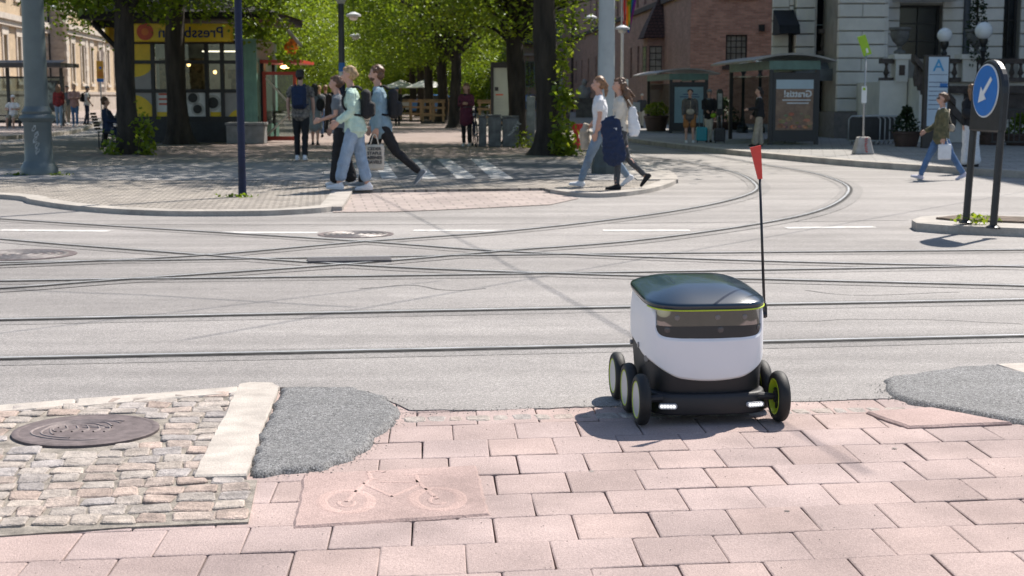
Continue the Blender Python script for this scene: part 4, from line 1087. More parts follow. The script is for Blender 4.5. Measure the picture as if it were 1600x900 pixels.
for xx, Y, s in ((-16.5,100,1.1),(-22,128,1.2),(-14,172,1.3),(-22,185,1.4),(-30,175,1.3),(-3,150,1.0),(-6,185,1.3),(-38,205,1.5),(-28,215,1.6),(-15,205,1.5),(-4,215,1.5)):
    tree(0, Y, .26, 2, 40+k, 'bushy pale green tree in the park beyond the promenade', k, s, name='park_tree', group='park trees beyond the promenade', xw=xx); k += 1
CR.append(crown_mesh(9, 3.4, 3.2, 3.4, 150, 80, .15, .5, M_leaf2, .25)); CR.append(crown_mesh(10, 3.0, 2.4, 2.5, 130, 80, .15, .5, M_leaf, .1))
for px, Y, s, c_ in ((440,118,1.0,3),(470,134,1.1,4),(505,150,1.2,3),(600,160,1.3,4),(630,140,1.1,3),(655,128,1.1,4),(675,118,1.0,3),(420,100,.9,4),(650,170,1.5,3),(545,190,1.5,3),(575,200,1.6,4),(520,205,1.6,4),(745,120,1.1,3),(770,105,.9,4),(690,150,1.3,3),(722,138,1.1,4),(490,180,1.6,3),(455,160,1.4,3),(610,210,1.8,3)):
    tree(0, Y, .14, c_, 60+k, ['low bushy tree with foliage to the ground in the far park', 'broad dark shrub in the far park behind the promenade'][c_-3], k, s, name='bushy_tree', group='low trees of the far park', xw=X(px,Y)); k += 1
def shoots(px, Y, pts, label, n, s=.1, seed=5, dx=0, sg=.12):
    R = random.Random(seed); x0 = X(px,Y); t = thing('leafy_shoots', label, 'shoots', (x0,Y,zp)); vs = []; fs = []; st_ = MB()
    for i in range(n):
        a, b = R.choice(pts); q = Vector((a+R.gauss(0,sg), R.gauss(-.15,.14), max(.04,b+R.gauss(0,sg*1.3)))); leaf(vs, fs, q, s, R, .9)
    mb = MB(); mb.add(vs, fs); mb.build('leaves', M_leaf2, t)
    for a, b in pts: st_.tube([(a*.55,-.1,max(0,b-.5)),(a*.8,-.18,b-.2),(a,-.15,b)], [.012,.009,.005], 5)
    st_.build('stem', M_bark, t)
tree(0, 37, .24, 0, 71, 'lime tree standing left of the cast iron post, outside the left edge', 2, 1.15, xw=-16.2)
shoots(858, 33.2, [(.35,.1),(.42,.3),(.28,.5),(.40,.55),(.25,.8),(.32,.25),(.3,1.1),(.36,1.35),(.22,1.5),(.45,1.2),(.3,1.9),(.33,2.2),(.4,2.45),(.12,.35),(.5,.15),(.25,.3),(.33,.15)], 'bright green shoots climbing the right side of the thick lichen covered trunk', 620, .14, 5, sg=.09)
shoots(205, 33.6, [(.35,.15),(.45,.3),(.3,.5),(.42,.6),(-.35,.25),(-.4,.12),(.5,.1),(.36,.75)], 'yellow green shoots round the foot of the trunk beside the sitting man', 330, .12, 6, sg=.1)
shoots(820, 38.2, [(-.1,.25),(0,.1),(.1,.2)], 'small weedy shoots between the grey post and the thick trunk', 90, .1, 7, sg=.1)
# ------------------------------------------------------------------ kiosk
M_yel = mat('yellow sign', (.85,.58,.015), .45, .06, 3)
M_navy = mat('navy lettering', (.015,.03,.13), .5, .1, 4)
M_orred = mat('orange red', (.62,.09,.03), .5, .1, 4)
M_green = mat('pale green panel', (.20,.36,.29), .55, .1, 3)
M_grp = mat('grey poster', (.36,.34,.33), .5, .08, 2)
M_wht = mat('white print', (.72,.72,.70), .5, .05, 4)
M_redf = mat('red door frame', (.50,.05,.025), .45, .1, 4)
M_glass = glassmat('clear glass', t=.8)
M_glassd = glassmat('dim glass', (.75,.82,.80), .6)
M_kbase = mat('kiosk plinth boards', (.035,.036,.04), .6, .2, 5)
M_kroof = mat('kiosk roof', (.022,.021,.022), .8, .2, 3)
def kiosk():
    Y0 = 42.5; x0 = X(206,Y0); t = thing('kiosk', 'kiosk with yellow fascia sign, gridded windows and dark overhanging roof between the left trunks', 'kiosk', (x0,Y0,zp))
    x = lambda px: X(px,Y0)-x0; z = lambda py: Z(py,Y0)-zp
    W = x(406); D = 3.6
    xs = [x(p) for p in (206,245,288,328,352,385)]; z0, z1, z2, z3 = z(187), z(142), z(97), z(66)
    m = MB(); m.box(0,W,.0,D,0,z0-.05)
    for k in range(3): m.box(-.02,W+.02,-.03,-.003,.12+k*.22,.12+k*.22+.19)
    m.build('plinth', M_kbase, t)
    m = MB(); fw = .05
    for q in xs+[0.02]: m.box(q-fw,q+fw,-.06,.08,z0-.05,z3+.1)
    for q in (z0,z1,z2,z3): m.box(-.03,xs[-1],-.05,.07,q-fw,q+fw)
    for yy in (1.2,2.4,D-.05):
        m.box(-.03,.06,yy-fw,yy+fw,z0,z3+.1)
    m.build('window_frame', M_dark, t)
    def pane(a, b, c, d, mt, name='pane', y=.02):
        q = MB(); q.box(a+fw,b-fw,y,y+.012,c+fw,d-fw); return q.build(name, mt, t)
    pane(xs[0],xs[1],z2,z3,M_grp,'poster'); pane(xs[0],xs[1],z1,z2,M_grp,'poster'); pane(xs[0],xs[1],z0,z1,M_grp,'poster')
    for i in (1,2,3,4):
        for c, d in ((z1,z2),(z2,z3)): pane(xs[i],xs[i+1],c,d,M_glass)
    for i in (1,2,3,4): pane(xs[i],xs[i+1],z0,z1,M_grp if i in (4,) else M_wht,'poster')
    # yellow discs on the grey posters
    def disc(cx, cz, r, a0, a1, mt, y=-.0, lim=None):
        pts = []
        n = 28
        for k in range(n+1):
            a = a0+(a1-a0)*k/n; px_, pz_ = cx+r*cos(a), cz+r*sin(a)
            if lim: px_ = min(max(px_,lim[0]),lim[1]); pz_ = min(max(pz_,lim[2]),lim[3])
            pts.append((px_,pz_))
        q = MB(); q.extr([(cx,cz)]+pts if abs(a1-a0) < 6 else pts, y-.004, y); return q
    L1 = (xs[0]+fw,xs[1]-fw)
    disc(xs[0]+.2, z2+.2, .62, -pi, pi, M_yel, .016, (*L1,z2+fw,z3-fw)).build('poster_disc', M_yel, t)
    disc(xs[0]+.2, z2+.2, .62, -pi, pi, M_yel, .016, (*L1,z1+fw,z2-fw)).build('poster_disc', M_yel, t)
    disc(xs[0]+.1, z0+.05, .66, 0, pi, M_yel, .016, (*L1,z0+fw,z1-fw)).build('poster_disc', M_yel, t)
    disc(xs[4]+.5, z0-.1, .4, 0, pi, M_yel, .016, (xs[4]+fw,xs[5]-fw,z0+fw,z1-fw)).build('poster_disc', M_yel, t)
    M_coffee = mat('dark plate print', (.03,.03,.028), .5, .3, 20)
    for i, cs in ((2,((.42,.62,.17),(.62,.30,.16))),(3,((.30,.48,.20),))):
        a, b = xs[i]+fw, xs[i+1]-fw; w = b-a
        for (cx, cz, r) in cs:
            q = disc(a+w*cx, z0+cz, r*1.15, -pi, pi, M_wht, .012, (a,b,z0+fw,z1-fw)); q.build('poster_plate', mat('plate print', (.5,.49,.46),.5,.1,9), t)
            q = disc(a+w*cx, z0+cz, r*.8, -pi, pi, M_wht, .006, (a,b,z0+fw,z1-fw)); q.build('poster_plate', M_coffee, t)
    for i in (1,3):
        a, b = xs[i]+fw, xs[i+1]-fw; q = MB(); q.box(a+.02,b-.02,.008,.014,z0+fw,z0+.22); q.build('poster_band', M_yel, t)
    q = MB(); 
    for k in range(3): q.box(xs[1]+.14,xs[1]+.5,.008,.014,z0+.42+k*.14,z0+.47+k*.14)
    q.build('poster_print', M_orred, t)
    # interior, seen through the glass
    q = MB(); q.box(.1,W-.1,3.0,3.1,0,z3+.2); q.build('back_wall', mat('kiosk interior wall', (.74,.76,.66), .8, .3, 1.2), t)
    q = MB(); q.box(.1,W-.1,.2,3.0,z0-.3,z0-.28); q.build('floor', M_kbase, t)
    q = MB(); q.box(xs[1]-.2,xs[2]+.3,1.6,2.0,z0-.3,z2+.15); q.box(xs[3]+.5,xs[3]+.95,1.0,1.4,z0,z1+.35); q.box(xs[3]+.42,xs[3]+1.03,.95,1.45,z1+.354,z1+.62); q.build('shelf', mat('kiosk shelf goods', (.30,.24,.12), .6, .8, 7), t)
    for (a, b, c) in ((290,100,'l'),(331,112,'l'),(378,108,'l')):
        q = MB(); q.ball((x(a),.9,z(b)),(.055,.055,.055),10,8); o = q.build('lamp', mat('warm lamp', (.9,.6,.3), .4, 0, 3, emit=(1,.55,.2), estr=6), t)
    q = MB(); q.box(x(300),x(360),1.9,2.1,z(78),z(76)); q.build('strip_light', mat('strip light', (.9,.7,.5), .4, 0, 3, emit=(1,.80,.6), estr=3), t)
    # side wall facing the promenade, green corner
    q = MB(); q.box(x(386),W,-.08,.5,0,z3+.1); q.box(W-.08,W,.5,D,z(175),z3+.1); q.box(W-.1,W+.03,.5,D,0,.5)
    for k in range(3): q.box(x(388)+k*.12,x(388)+k*.12+.03,-.11,-.08,.1,z3)
    q.build('corner_panel', M_green, t)
    # fascia sign
    q = MB(); q.bbox(x(217),x(372),-.55,-.12,z(66),z(38),.02); s_ = q.build('fascia_sign', M_yel, t)
    q = MB(); q.bbox(-.72,-.6,.4,2.8,z(66),z(38),.02); q.build('side_sign', M_yel, t)
    q = MB(); q.lathe([(.001,-.568),(.235,-.568),(.235,-.553)],(x(242),0,z(51)),28,'y'); q.build('logo', M_orred, s_)
    q = MB(); q.lathe([(.001,-.574),(.10,-.574),(.10,-.570)],(x(242),0,z(51)),24,'y'); q.build('logo_centre', mat('orange centre', (.75,.2,.03), .5, .1, 4), s_)
    q = MB(); text_mesh(q, 'Pressbyrån', .42, face_T((x(262)+x(361))/2, -.556, z(52.5)), .012, .006, mirror=True); q.build('lettering', M_navy, s_)
    # overhanging roof with rafters and strut
    q = MB(); e = -.9; zr_ = z(32); za = z(22)
    q.box(-1.05,W+.7,-1.0,D+.8,zr_,za)
    q.add([(-1.15,-1.1,za+.003),(W+.8,-1.1,za+.003),(W+.8,D+.9,za+.003),(-1.15,D+.9,za+.003),(.8,D/2,za+.7),(W-2,D/2,za+.7)], [(0,1,5,4),(1,2,5),(2,3,4,5),(3,0,4)])
    q.build('roof', M_kroof, t)
    q = MB()
    for k in range(7): q.box(-1.02,-.1,.2+k*.55,.3+k*.55,zr_-.18,zr_-.003)
    q.build('rafter', M_kroof, t)
    q = MB(); q.tube([(-1.0,.1,zr_-.05),(-.1,.1,z(88))], .07, 8); q.build('strut', M_kroof, t)
    q = MB(); q.tube([(W+.72,-1.0,za-.1),(W+1.3,-.2,z(72))], .05, 6); q.build('gutter_pipe', mat('zinc gutter', (.35,.34,.33), .5, .1, 5), t)
    # open red framed door at the side entrance
    t2 = thing('kiosk_door', 'open red framed glass door with pale diagonal bars at the kiosk side', 'door', (X(414,42.9),42.9,zp))
    w = X(466,42.9)-X(414,42.9); zz = lambda py: Z(py,42.9)-zp
    q = MB()
    for a, b, c, d in ((0,.09,.05,zz(112)),(w-.09,w,.05,zz(112)),(.09,w-.09,.05,.17),(.09,w-.09,zz(117),zz(112))): q.box(a,b,0,.07,c,d)
    q.build('door_frame', M_redf, t2)
    q = MB(); q.box(.09,w-.09,.03,.04,.17,zz(117)); q.build('pane', M_glass, t2)
    q = MB(); q.tube([(.1,.0,zz(122)),(w-.1,.0,1.0)], .035, 6); q.tube([(.1,.0,.2),(w-.1,.0,.95)], .035, 6); q.build('diagonal_bar', mat('pale bar', (.62,.58,.5), .6, .1, 5), t2)
    q = MB(); q.box(W+.03,W+1.2,.3,3.2,z(98),z(93)); q.build('entrance_canopy', M_redf, t); q = MB(); q.box(W+.0,W+.1,.51,.9,0,z(95)); q.build('entrance_post', M_dark, t); q = MB(); q.box(W,W+.08,2.6,2.7,0,z(95)); q.build('entrance_post', M_dark, t)
    q = MB(); q.ball((W+.55,1.6,z(103)),(.14,.08,.05),10,6); q.build('lamp', MATS['warm lamp'], t)
    q = MB(); 
    for c, p in (((.75,.45,.03),(W+.75,1.6,z(72))),): q.ball(p,(.22,.1,.2),10,8); q.box(W+.7,W+.95,1.5,1.6,z(66),z(58))
    q.build('ice_cream_sign', mat('orange yellow sign', (.75,.38,.03), .5, .5, 6), t)
    b = thing('stone_planter', 'grey rendered planter block at the foot of the green kiosk corner', 'planter', (X(375,41.4),41.4,zp))
    q = MB(); q.bbox(-.3,.75,-.25,.3,0,.52,.02); q.build('tub', mat('grey render', (.25,.25,.25), .9, .15, 5, .006, 40), b); q = MB(); q.bbox(-.33,.78,-.28,.33,.523,.60,.015); q.build('rim', MATS['grey render'], b)
kiosk()
def hanging_branch(px, py, Y, rad, n, tree_ix, seed):
    R = random.Random(seed); par = [o for o in COL.objects if o.get('category') == 'tree'][tree_ix]; c = Vector((X(px,Y),Y,Z(py,Y)))-par.location; vs = []; fs = []
    cl = [c+Vector((R.gauss(0,rad[0]),R.gauss(0,rad[1]),R.gauss(0,rad[2]))) for _ in range(14)]
    for i in range(n): q = R.choice(cl); leaf(vs, fs, q+Vector((R.gauss(0,.17),R.gauss(0,.17),R.gauss(0,.13))), .12, R)
    m = MB(); m.add(vs, fs); m.build('hanging_leaves', M_leaf, par)
    m = MB(); 
    for q in cl[::2]: m.tube([Vector((0,0,5.2)), Vector((0,0,5.2)).lerp(c,.6)+Vector((0,0,.5)), q], [.06,.035,.008], 6)
    m.build('branch', M_bark, par)
hanging_branch(415,40,40.5,(.42,.4,.45),900,1,4); hanging_branch(345,12,39.8,(.6,.4,.16),500,1,5); hanging_branch(165,8,34.5,(.25,.3,.10),180,0,6); hanging_branch(240,10,34.2,(.35,.3,.13),260,0,7); hanging_branch(120,12,35,(.10,.2,.12),70,0,8)
# ------------------------------------------------------------------ poles
M_pole = mat('grey green painted iron', (.11,.135,.135), .42, .22, 2.5, .003, 30, coat=.1, col2=(.075,.095,.097))
M_navyp = mat('dark blue painted steel', (.006,.012,.045), .45, .2, 4, spec=.3)
def lamp_post():
    g = G(62,277.5); t = thing('cast_iron_post', 'thick grey green cast iron post with ringed base at the far left', 'post', (g.x,g.y,zp)); k = g.y/F
    z = lambda py: Z(py,g.y)-zp
    m = MB(); m.lathe([(.31,0),(.31,z(262)),(.27,z(256)),(.235,z(250)),(.225,z(198)),(.24,z(194)),(.24,z(191)),(.29,z(187)),(.305,z(184)),(.29,z(181)),(.24,z(178)),(.25,z(174)),(.225,z(170)),(.205,z(166))], n=36); m.build('base', M_pole, t, True, 35)
    m = MB(); m.lathe([(.206,z(166)+.0),(.195,z(150)),(.185,z(60)),(.18,z(-20)),(.15,9)], n=32); m.build('shaft', M_pole, t, True, 30)
    m = MB(); m.box(.05,.2,-.236,-.228,z(225),z(205)); 
    R = random.Random(3); m = MB()
    for i in range(5):
        pts = []; cx, cz = R.uniform(-.02,.10), z(200+9*i)
        for q in range(9): a = pi*1.2+(cx+.05*sin(q*1.3+i))*2; pts.append((.232*sin((cx+.035*sin(q*1.1+i))/.23), -.232*cos((cx+.035*sin(q*1.1+i))/.23), cz+.05*cos(q*.9+i)))
        m.tube(pts, .006, 5)
    m.build('scrawl', mat('worn pale scrawl', (.5,.53,.52), .7, .2, 8), t)
lamp_post()
g = G(946,276); t = thing('tram_wire_post', 'tall pale grey post behind the two women, dark boxed foot', 'post', (g.x,g.y,zp)); z = lambda py: Z(py,g.y)-zp
m = MB(); m.lathe([(.245,0),(.245,.12),(.235,.16),(.215,z(245)),(.2,z(228)),(.16,z(222))], n=12); m.build('base', mat('dark green iron', (.06,.075,.072), .5, .2, 5), t, False)
m = MB(); m.lathe([(.15,z(224)),(.145,z(100)),(.135,z(-10)),(.11,9)], n=28); m.build('shaft', mat('pale grey paint', (.34,.37,.365), .5, .1, 2, .002, 20), t, True, 30)
g = G(379,313); t = thing('blue_post', 'slim dark blue steel post standing at the kerb of the left corner', 'post', (g.x,g.y,zp))
m = MB(); m.lathe([(.058,0),(.055,.01),(.05,.4),(.047,6)], n=20); m.build('shaft', M_navyp, t, True, 30); m = MB(); m.lathe([(.09,0),(.09,.012),(.06,.014)], n=16); m.build('base_plate', M_black, t)
Yl = 40.0; t = thing('street_lamp', 'dark street lamp with blue and white bands behind the walking trio', 'street lamp', (X(537,Yl),Yl,zp)); z = lambda py: Z(py,Yl)-zp
m = MB(); m.lathe([(.10,0),(.09,.1),(.085,z(124))], n=14); m.build('lower_post', M_navyp, t, True, 30); m = MB(); m.lathe([(.084,z(124)+.002),(.084,z(112))], n=14); m.build('white_band', M_wht, t, True, 30)
m = MB(); m.lathe([(.085,z(112)+.002),(.085,z(98))], n=14); m.build('blue_band', mat('blue band', (.02,.16,.55), .4, .05, 4), t, True, 30)
m = MB(); m.lathe([(.084,z(98)+.002),(.078,z(6))], n=14); m.build('shaft', mat('dark grey paint', (.05,.055,.07), .4, .1, 4), t, True, 30); m = MB(); m.lathe([(.09,z(6)+.002),(.14,z(0)),(.15,z(-6)),(.15,z(-9)),(.02,z(-16))], n=18); m.build('lamp_head', mat('pale lamp', (.6,.6,.58), .5, .05, 4), t, True, 30)
# ------------------------------------------------------------------ tram shelters
M_teal = mat('teal fascia', (.12,.22,.19), .5, .15, 4); M_sroof = mat('shelter roof', (.28,.27,.26), .5, .15, 4); M_sf = mat('shelter frame', (.028,.028,.03), .45, .1, 4)
M_slat = mat('grey bench slats', (.30,.31,.31), .6, .15, 8)
def shelter(px, Y, label, poster, rz=.06, zs=1):
    t = thing('tram_shelter', label, 'shelter', (X(px,Y),Y,zr), rz); W, D, H = 1.22, 5.0, 1.84; t.scale = (1,1,zs)
    for (a, b) in ((0,0),(W,0),(0,D),(W,D),(W,D/2)):
        m = MB(); m.box(a-.05,a+.05,b-.05,b+.05,0,H+.1); m.build('post', M_sf, t)
    m = MB(); m.box(-.05,W+.05,-.06,-.03,H+.1-.003,H+.32) if False else None
    m.box(-.06,W+.06,-.04,.04,H+.103,H+.33); m.box(-.06,-.02,.04,D,H+.103,H+.33); m.box(W+.02,W+.06,.04,D,H+.103,H+.33); m.build('fascia', M_teal, t)
    m = MB(); n = 14; pts = []
    for k in range(n+1):
        s = k/n; xx = -.55+(W+.95)*s; pts.append((xx, H+.34+.20*sin(pi*min(1,s*1.02))**.8*.9))
    low = [(p[0],p[1]-.05) for p in pts][::-1]; m.extr(pts[::-1]+low[::-1], -.35, D+.3); m.build('roof', M_sroof, t)
    m = MB(); m.box(W-.006,W+.006,.06,D/2-.06,.2,H); m.box(W-.006,W+.006,D/2+.06,D-.06,.2,H); m.box(.06,W-.06,D-.006,D+.006,.2,H); m.build('pane', M_glass, t)
    m = MB(); m.box(.05,W-.05,-.07,.09,.08,H+.02); c = m.build('display_case', M_sf, t)
    if poster == 'brown':
        m = MB(); m.box(.12,W-.12,-.076,-.072,.38,1.44); m.build('poster', mat('brown poster print', (.30,.185,.12), .35, .45, 6, col2=(.16,.09,.06)), c)
        m = MB(); m.box(.12,W-.12,-.078,-.072,1.443,1.68); m.build('poster_heading', mat('pale blue heading', (.42,.52,.58), .4, .05, 4), c)
        m = MB(); text_mesh(m, 'Grattis!', .24, face_T(W/2+.08,-.08,1.31), .004, .006, mirror=True); m.build('poster_lettering', mat('poster white', (.7,.72,.74), .5, .05, 4), c)
        R = random.Random(4)
        for k in range(2): m = MB(); m.box(W/2-.32+.12*k,W/2+.42-.05*k,-.080,-.0765,1.14-.08*k,1.17-.08*k); m.build('poster_line', MATS['poster white'], c)
        for k in range(26):
            m_ = m if k else MB(); m = m_; cx, cz = R.uniform(.2,W-.2), .44+.38*R.random()**1.3; r = R.uniform(.03,.08); m.tint = (R.uniform(.6,2.2),R.uniform(.5,1.6),R.uniform(.5,1.4))
            m.extr([(cx+r*cos(a*pi/5)*1.3, cz+r*.7*sin(a*pi/5)) for a in range(10)], -.0795-.0002*k, -.0765)
        m.build('poster_picture', mat('food picture', (.30,.20,.14), .5, .3, 10, attr=True), c)
    else:
        m = MB(); m.box(.12,W-.12,-.076,-.072,.38,1.68); m.build('poster', mat('pale teal poster', (.20,.32,.36), .35, .12, 1.5), c)
        m = MB(); m.box(.4,W-.3,-.079,-.0765,1.40,1.43); m.box(.3,W-.25,-.079,-.0765,1.31,1.34); m.build('poster_line', MATS['navy lettering'], c)
    m = MB()
    for k in range(3): m.box(W-.5+k*.12,W-.4+k*.12,1.6,3.2,.44,.47)
    for k in range(3): m.box(W-.13,W-.10,1.6,3.2,.55+k*.11,.64+k*.11)
    m.build('bench_slats', M_slat, t); m = MB()
    for yy in (1.75,3.0): m.box(W-.42,W-.36,yy,yy+.05,0,.44); m.box(W-.12,W-.08,yy,yy+.05,.0,.9) ; m.box(W-.42,W-.1,yy,yy+.05,.40,.437)
    m.build('bench_frame', M_sf, t); return t
shelter(1201, 38.6, 'nearer tram shelter with a brown food poster and curved roof', 'brown')
shelter(1046, 50.5, 'farther tram shelter with a pale teal poster and curved roof', 'teal', zs=.93)
Ys = 62; t = thing('tram_shelter', 'wide dark tram shelter behind the cast iron post at the left edge', 'shelter', (X(-40,Ys),Ys,.124)); z = lambda py: Z(py,Ys)-.124; W = X(104,Ys)-X(-40,Ys)
for a in (.05,1.6,W*.62,W-.05):
    m = MB(); m.box(a-.06,a+.06,0,.1,0,z(106)); m.build('post', M_sf, t)
m = MB(); m.box(-.4,W+.35,-1.3,1.3,z(105),z(99)); m.add([(-.4,-1.3,z(99)+.003),(W+.35,-1.3,z(99)+.003),(W+.2,0,z(96)+.05),(-.3,0,z(96)+.05)], [(0,1,2,3)]); m.build('roof', mat('shelter roof dark', (.06,.055,.055), .6, .2, 4), t)
m = MB(); m.box(.1,W-.1,.6,.612,.25,z(122)); m.build('pane', M_glassd, t); m = MB(); m.box(.1,W-.1,.55,.66,z(122),z(119)); m.box(.1,W-.1,.55,.66,.12,.25); m.build('rail', M_sf, t)
m = MB(); m.box(W*.80,W-.2,-.02,.06,.75,z(126)); m.build('display_case', M_sf, t); m = MB(); m.box(W*.80+.1,W-.3,-.03,-.024,.95,z(129)); m.build('timetable', mat('map print', (.25,.30,.27), .4, .5, 5), t)
m = MB(); m.box(.6,W*.55,.0,.4,.42,.47); 
for xx in (.8,W*.5): m.box(xx,xx+.06,.1,.3,0,.42)
m.build('bench', M_sf, t)
# ------------------------------------------------------------------ keep-left sign on its island
isl = [G(*p) for p in ((1424,357),(1432,362),(1480,366),(1600,371),(1900,384),(1900,364),(1600,350),(1490,348),(1440,351))]
MB().prism([tuple(p[:2]) for p in isl], -.02, .09).build('traffic_island', M_kerbfar, kind='structure')
inn = [G(*p) for p in ((1462,356),(1490,359),(1600,363),(1890,374),(1890,368),(1600,355),(1500,351.5))]
MB().prism([tuple(p[:2]) for p in inn], 0, .112).build('island_soil', mat('island soil', (.17,.13,.10), .95, .3, 8, .01, 60, speck=.4), kind='structure')
g = G(1509,349,.1)
t = thing('keep_left_sign', 'round blue sign with white down left arrow between two black posts', 'road sign', (g.x,g.y,.1)); t.rotation_euler = (-.045,0,radians(-81))
S = .58
for xx in (0,S):
    m = MB(); m.tube([(xx,0,0),(xx,0,1.10)], .036, 14); m.build('post', M_black, t, True, 30); m = MB(); m.lathe([(.07,0),(.07,.015),(.045,.03)],(xx,0,.0),16); m.build('foot', M_black, t, True, 30)
cx_, cz_ = S/2, 1.31; R_ = S/2+.036
pts = [(-.036,.93),(S+.036,.93),(S+.036,cz_)]+[(cx_+R_*cos(a),cz_+R_*sin(a)) for a in [pi*k/16 for k in range(1,16)]]+[(-.036,cz_)]
m = MB(); m.extr(pts, -.04, .04); o = m.build('backing_plate', M_black, t); o.modifiers.new('b','BEVEL').width = .018
m = MB(); m.lathe([(.001,-.053),(.262,-.053),(.262,-.043)],(cx_,0,cz_+.02),40,'y'); disc_ = m.build('sign_rim', M_wht, t)
m = MB(); m.lathe([(.001,-.058),(.247,-.058),(.247,-.054)],(cx_,0,cz_+.02),40,'y'); m.build('sign_face', mat('traffic blue', (.012,.16,.50), .35, .06, 5), t)
A = Matrix.Rotation(radians(225),2); arr = [(-.17,-.022),(.03,-.022),(.03,-.085),(.165,0),(.03,.085),(.03,.022),(-.17,.022)]
m = MB(); m.extr([tuple(A @ Vector(p)+Vector((cx_,cz_+.02))) for p in arr], -.064, -.0585); m.build('arrow', M_wht, t)
s2 = copy_tree(t, loc=(5.45,14.35,.1), label='second keep left sign standing just outside the right edge of the island')
R = random.Random(8); vs = []; fs = []
for i in range(60): leaf(vs, fs, Vector((R.gauss(.12,.10),R.gauss(.0,.05),R.uniform(.015,.09))), .055, R, .9)
t2 = thing('weeds', 'yellow green weeds growing on the traffic island between the sign posts', 'weeds', (g.x,g.y,.1)); m = MB(); m.add(vs, fs); m.build('leaves', M_leaf2, t2)
t2['category'] = 'weeds'
for (px, py, n_) in ((742/2+5,314,60),(32,279,60),(95,279,40)):
    g = G(px,py); vs = []; fs = []
    for i in range(n_): leaf(vs, fs, Vector((R.gauss(-.05,.13),R.gauss(0,.05),R.uniform(.0,.04))), .05, R, .9)
    t2 = thing('grass_tuft', {376:'low grass tuft at the foot of the slim blue post',32:'grass tuft left of the cast iron post foot',95:'grass tuft right of the cast iron post foot'}[int(px)], 'grass tuft', (g.x,g.y,zp)); m = MB(); m.add(vs, fs); m.build('blades', M_leaf, t2)
# ------------------------------------------------------------------ right pavement furniture
Yt = 36.0; t = thing('information_totem', 'tall pale blue information totem with letter A in a dark brown frame', 'totem', (X(1438,Yt),Yt,zr)); z = lambda py: Z(py,Yt)-zr; W = X(1477,Yt)-X(1438,Yt)
m = MB(); m.bbox(0,W,0,.16,0,z(86),.01); m.build('frame', mat('brown steel', (.05,.04,.035), .5, .15, 4), t)
m = MB(); m.box(.09,W-.04,-.012,-.003,z(197),z(89)); pn = m.build('panel', mat('pale blue panel', (.50,.60,.70), .4, .05, 2), t)
m = MB(); text_mesh(m, 'A', .40, face_T(W/2+.025,-.016,z(103)), .006, .004); m.build('letter', mat('sky blue letter', (.05,.30,.58), .4, .05, 4), pn)
for k in range(8): m = MB(); m.box(.11,W-.06,-.018,-.0125,z(122+7*k if k else 117),z(121+7*k if k else 116.2)); m.build('panel_line', M_navy, pn)
m = MB(); m.box(W*.62,W-.05,-.018,-.0125,z(137),z(130)); m.build('panel_patch', MATS['traffic blue'], pn)
Yb = 35.2; g = G(1348,241,.12); t = thing('stop_sign_post', 'tilted lime green flag sign on a thin pole in a concrete foot', 'sign', (g.x,g.y,zr)); z = lambda py: Z(py,g.y)-zr; k = g.y/F
m = MB(); b0 = [(-15*k,-.2,0),(15*k,-.2,0),(15*k,.2,0),(-15*k,.2,0)]; b1 = [(-9*k,-.13,27*k),(9*k,-.13,27*k),(9*k,.13,27*k),(-9*k,.13,27*k)]
m.add(b0+b1, [(3,2,1,0),(4,5,6,7)]+[(i,(i+1)%4,4+(i+1)%4,4+i) for i in range(4)]); o = m.build('concrete_foot', mat('concrete', (.42,.39,.36), .9, .12, 6, .006, 60), t); o.modifiers.new('b','BEVEL').width = .02
m = MB()
for i in range(6): m.tube([(.03+.03*sin(q*1.4+i),-.19+.0025*(.05*i+q*.006)*0-.0+(.07*(.05+.055*i+.01*q)/.4)-.012,.05+.055*i+.012*q) for q in range(4)], .011, 5)
m.build('scrawl', mat('red scrawl', (.5,.06,.06), .6, .1, 5), o)
m = MB(); m.tube([(0,0,26*k),(0,0,z(82))], .022, 10); m.build('pole', mat('galvanised', (.42,.43,.44), .45, .1, 5, metal=.5), t, True)
m = MB(); m.extr([(-14*k,z(58)),(-2*k,z(54)),(9*k,z(84)),(-3*k,z(88))][::-1], -.02, .02); f_ = m.build('flag_panel', mat('lime panel', (.30,.50,.015), .45, .05, 5), t)
m = MB(); m.extr([(-1*k,z(76)),(2*k,z(75)),(4*k,z(82)),(1*k,z(83))][::-1], -.026, -.021); m.build('symbol', M_wht, f_)
m = MB(); m.box(-5*k,3*k,-.03,-.022,z(161),z(135)); q = m.build('timetable', M_wht, t); m = MB(); m.box(-3.4*k,.6*k,-.036,-.031,z(141),z(137)); m.build('timetable_mark', MATS['lime panel'], q)
# crowd barriers
for i in range(5):
    Yb = 38.6+.16*i; t = thing('crowd_barrier', ['front steel crowd barrier with black netting beside the terrace wall','steel crowd barrier leaning behind the front one of its stack','steel crowd barrier in the middle of the stack beside the terrace wall','steel crowd barrier second from the back of its stack','rearmost steel crowd barrier of the stack by the terrace wall'][i], 'barrier', (X(1323,Yb)+.13*i,Yb,zr), 0, 'crowd barriers stacked by the terrace wall')
    w, h = .82, .74; m = MB(); m.tube([(0,0,.1),(0,0,h-.08),(.08,0,h),(w-.08,0,h),(w,0,h-.08),(w,0,.1),(0,0,.1)], .02, 8); m.build('frame', MATS['galvanised'], t, True)
    m = MB(); m.box(.03,w-.03,-.005,.005,.12,h-.03); m.build('netting', M_black, t)
    for xx in (.12,w-.12): m = MB(); m.tube([(xx,-.18,0),(xx,-.15,.02),(xx,0,.1),(xx,.15,.02),(xx,.18,0)], .015, 6); m.build('foot', MATS['galvanised'], t, True)
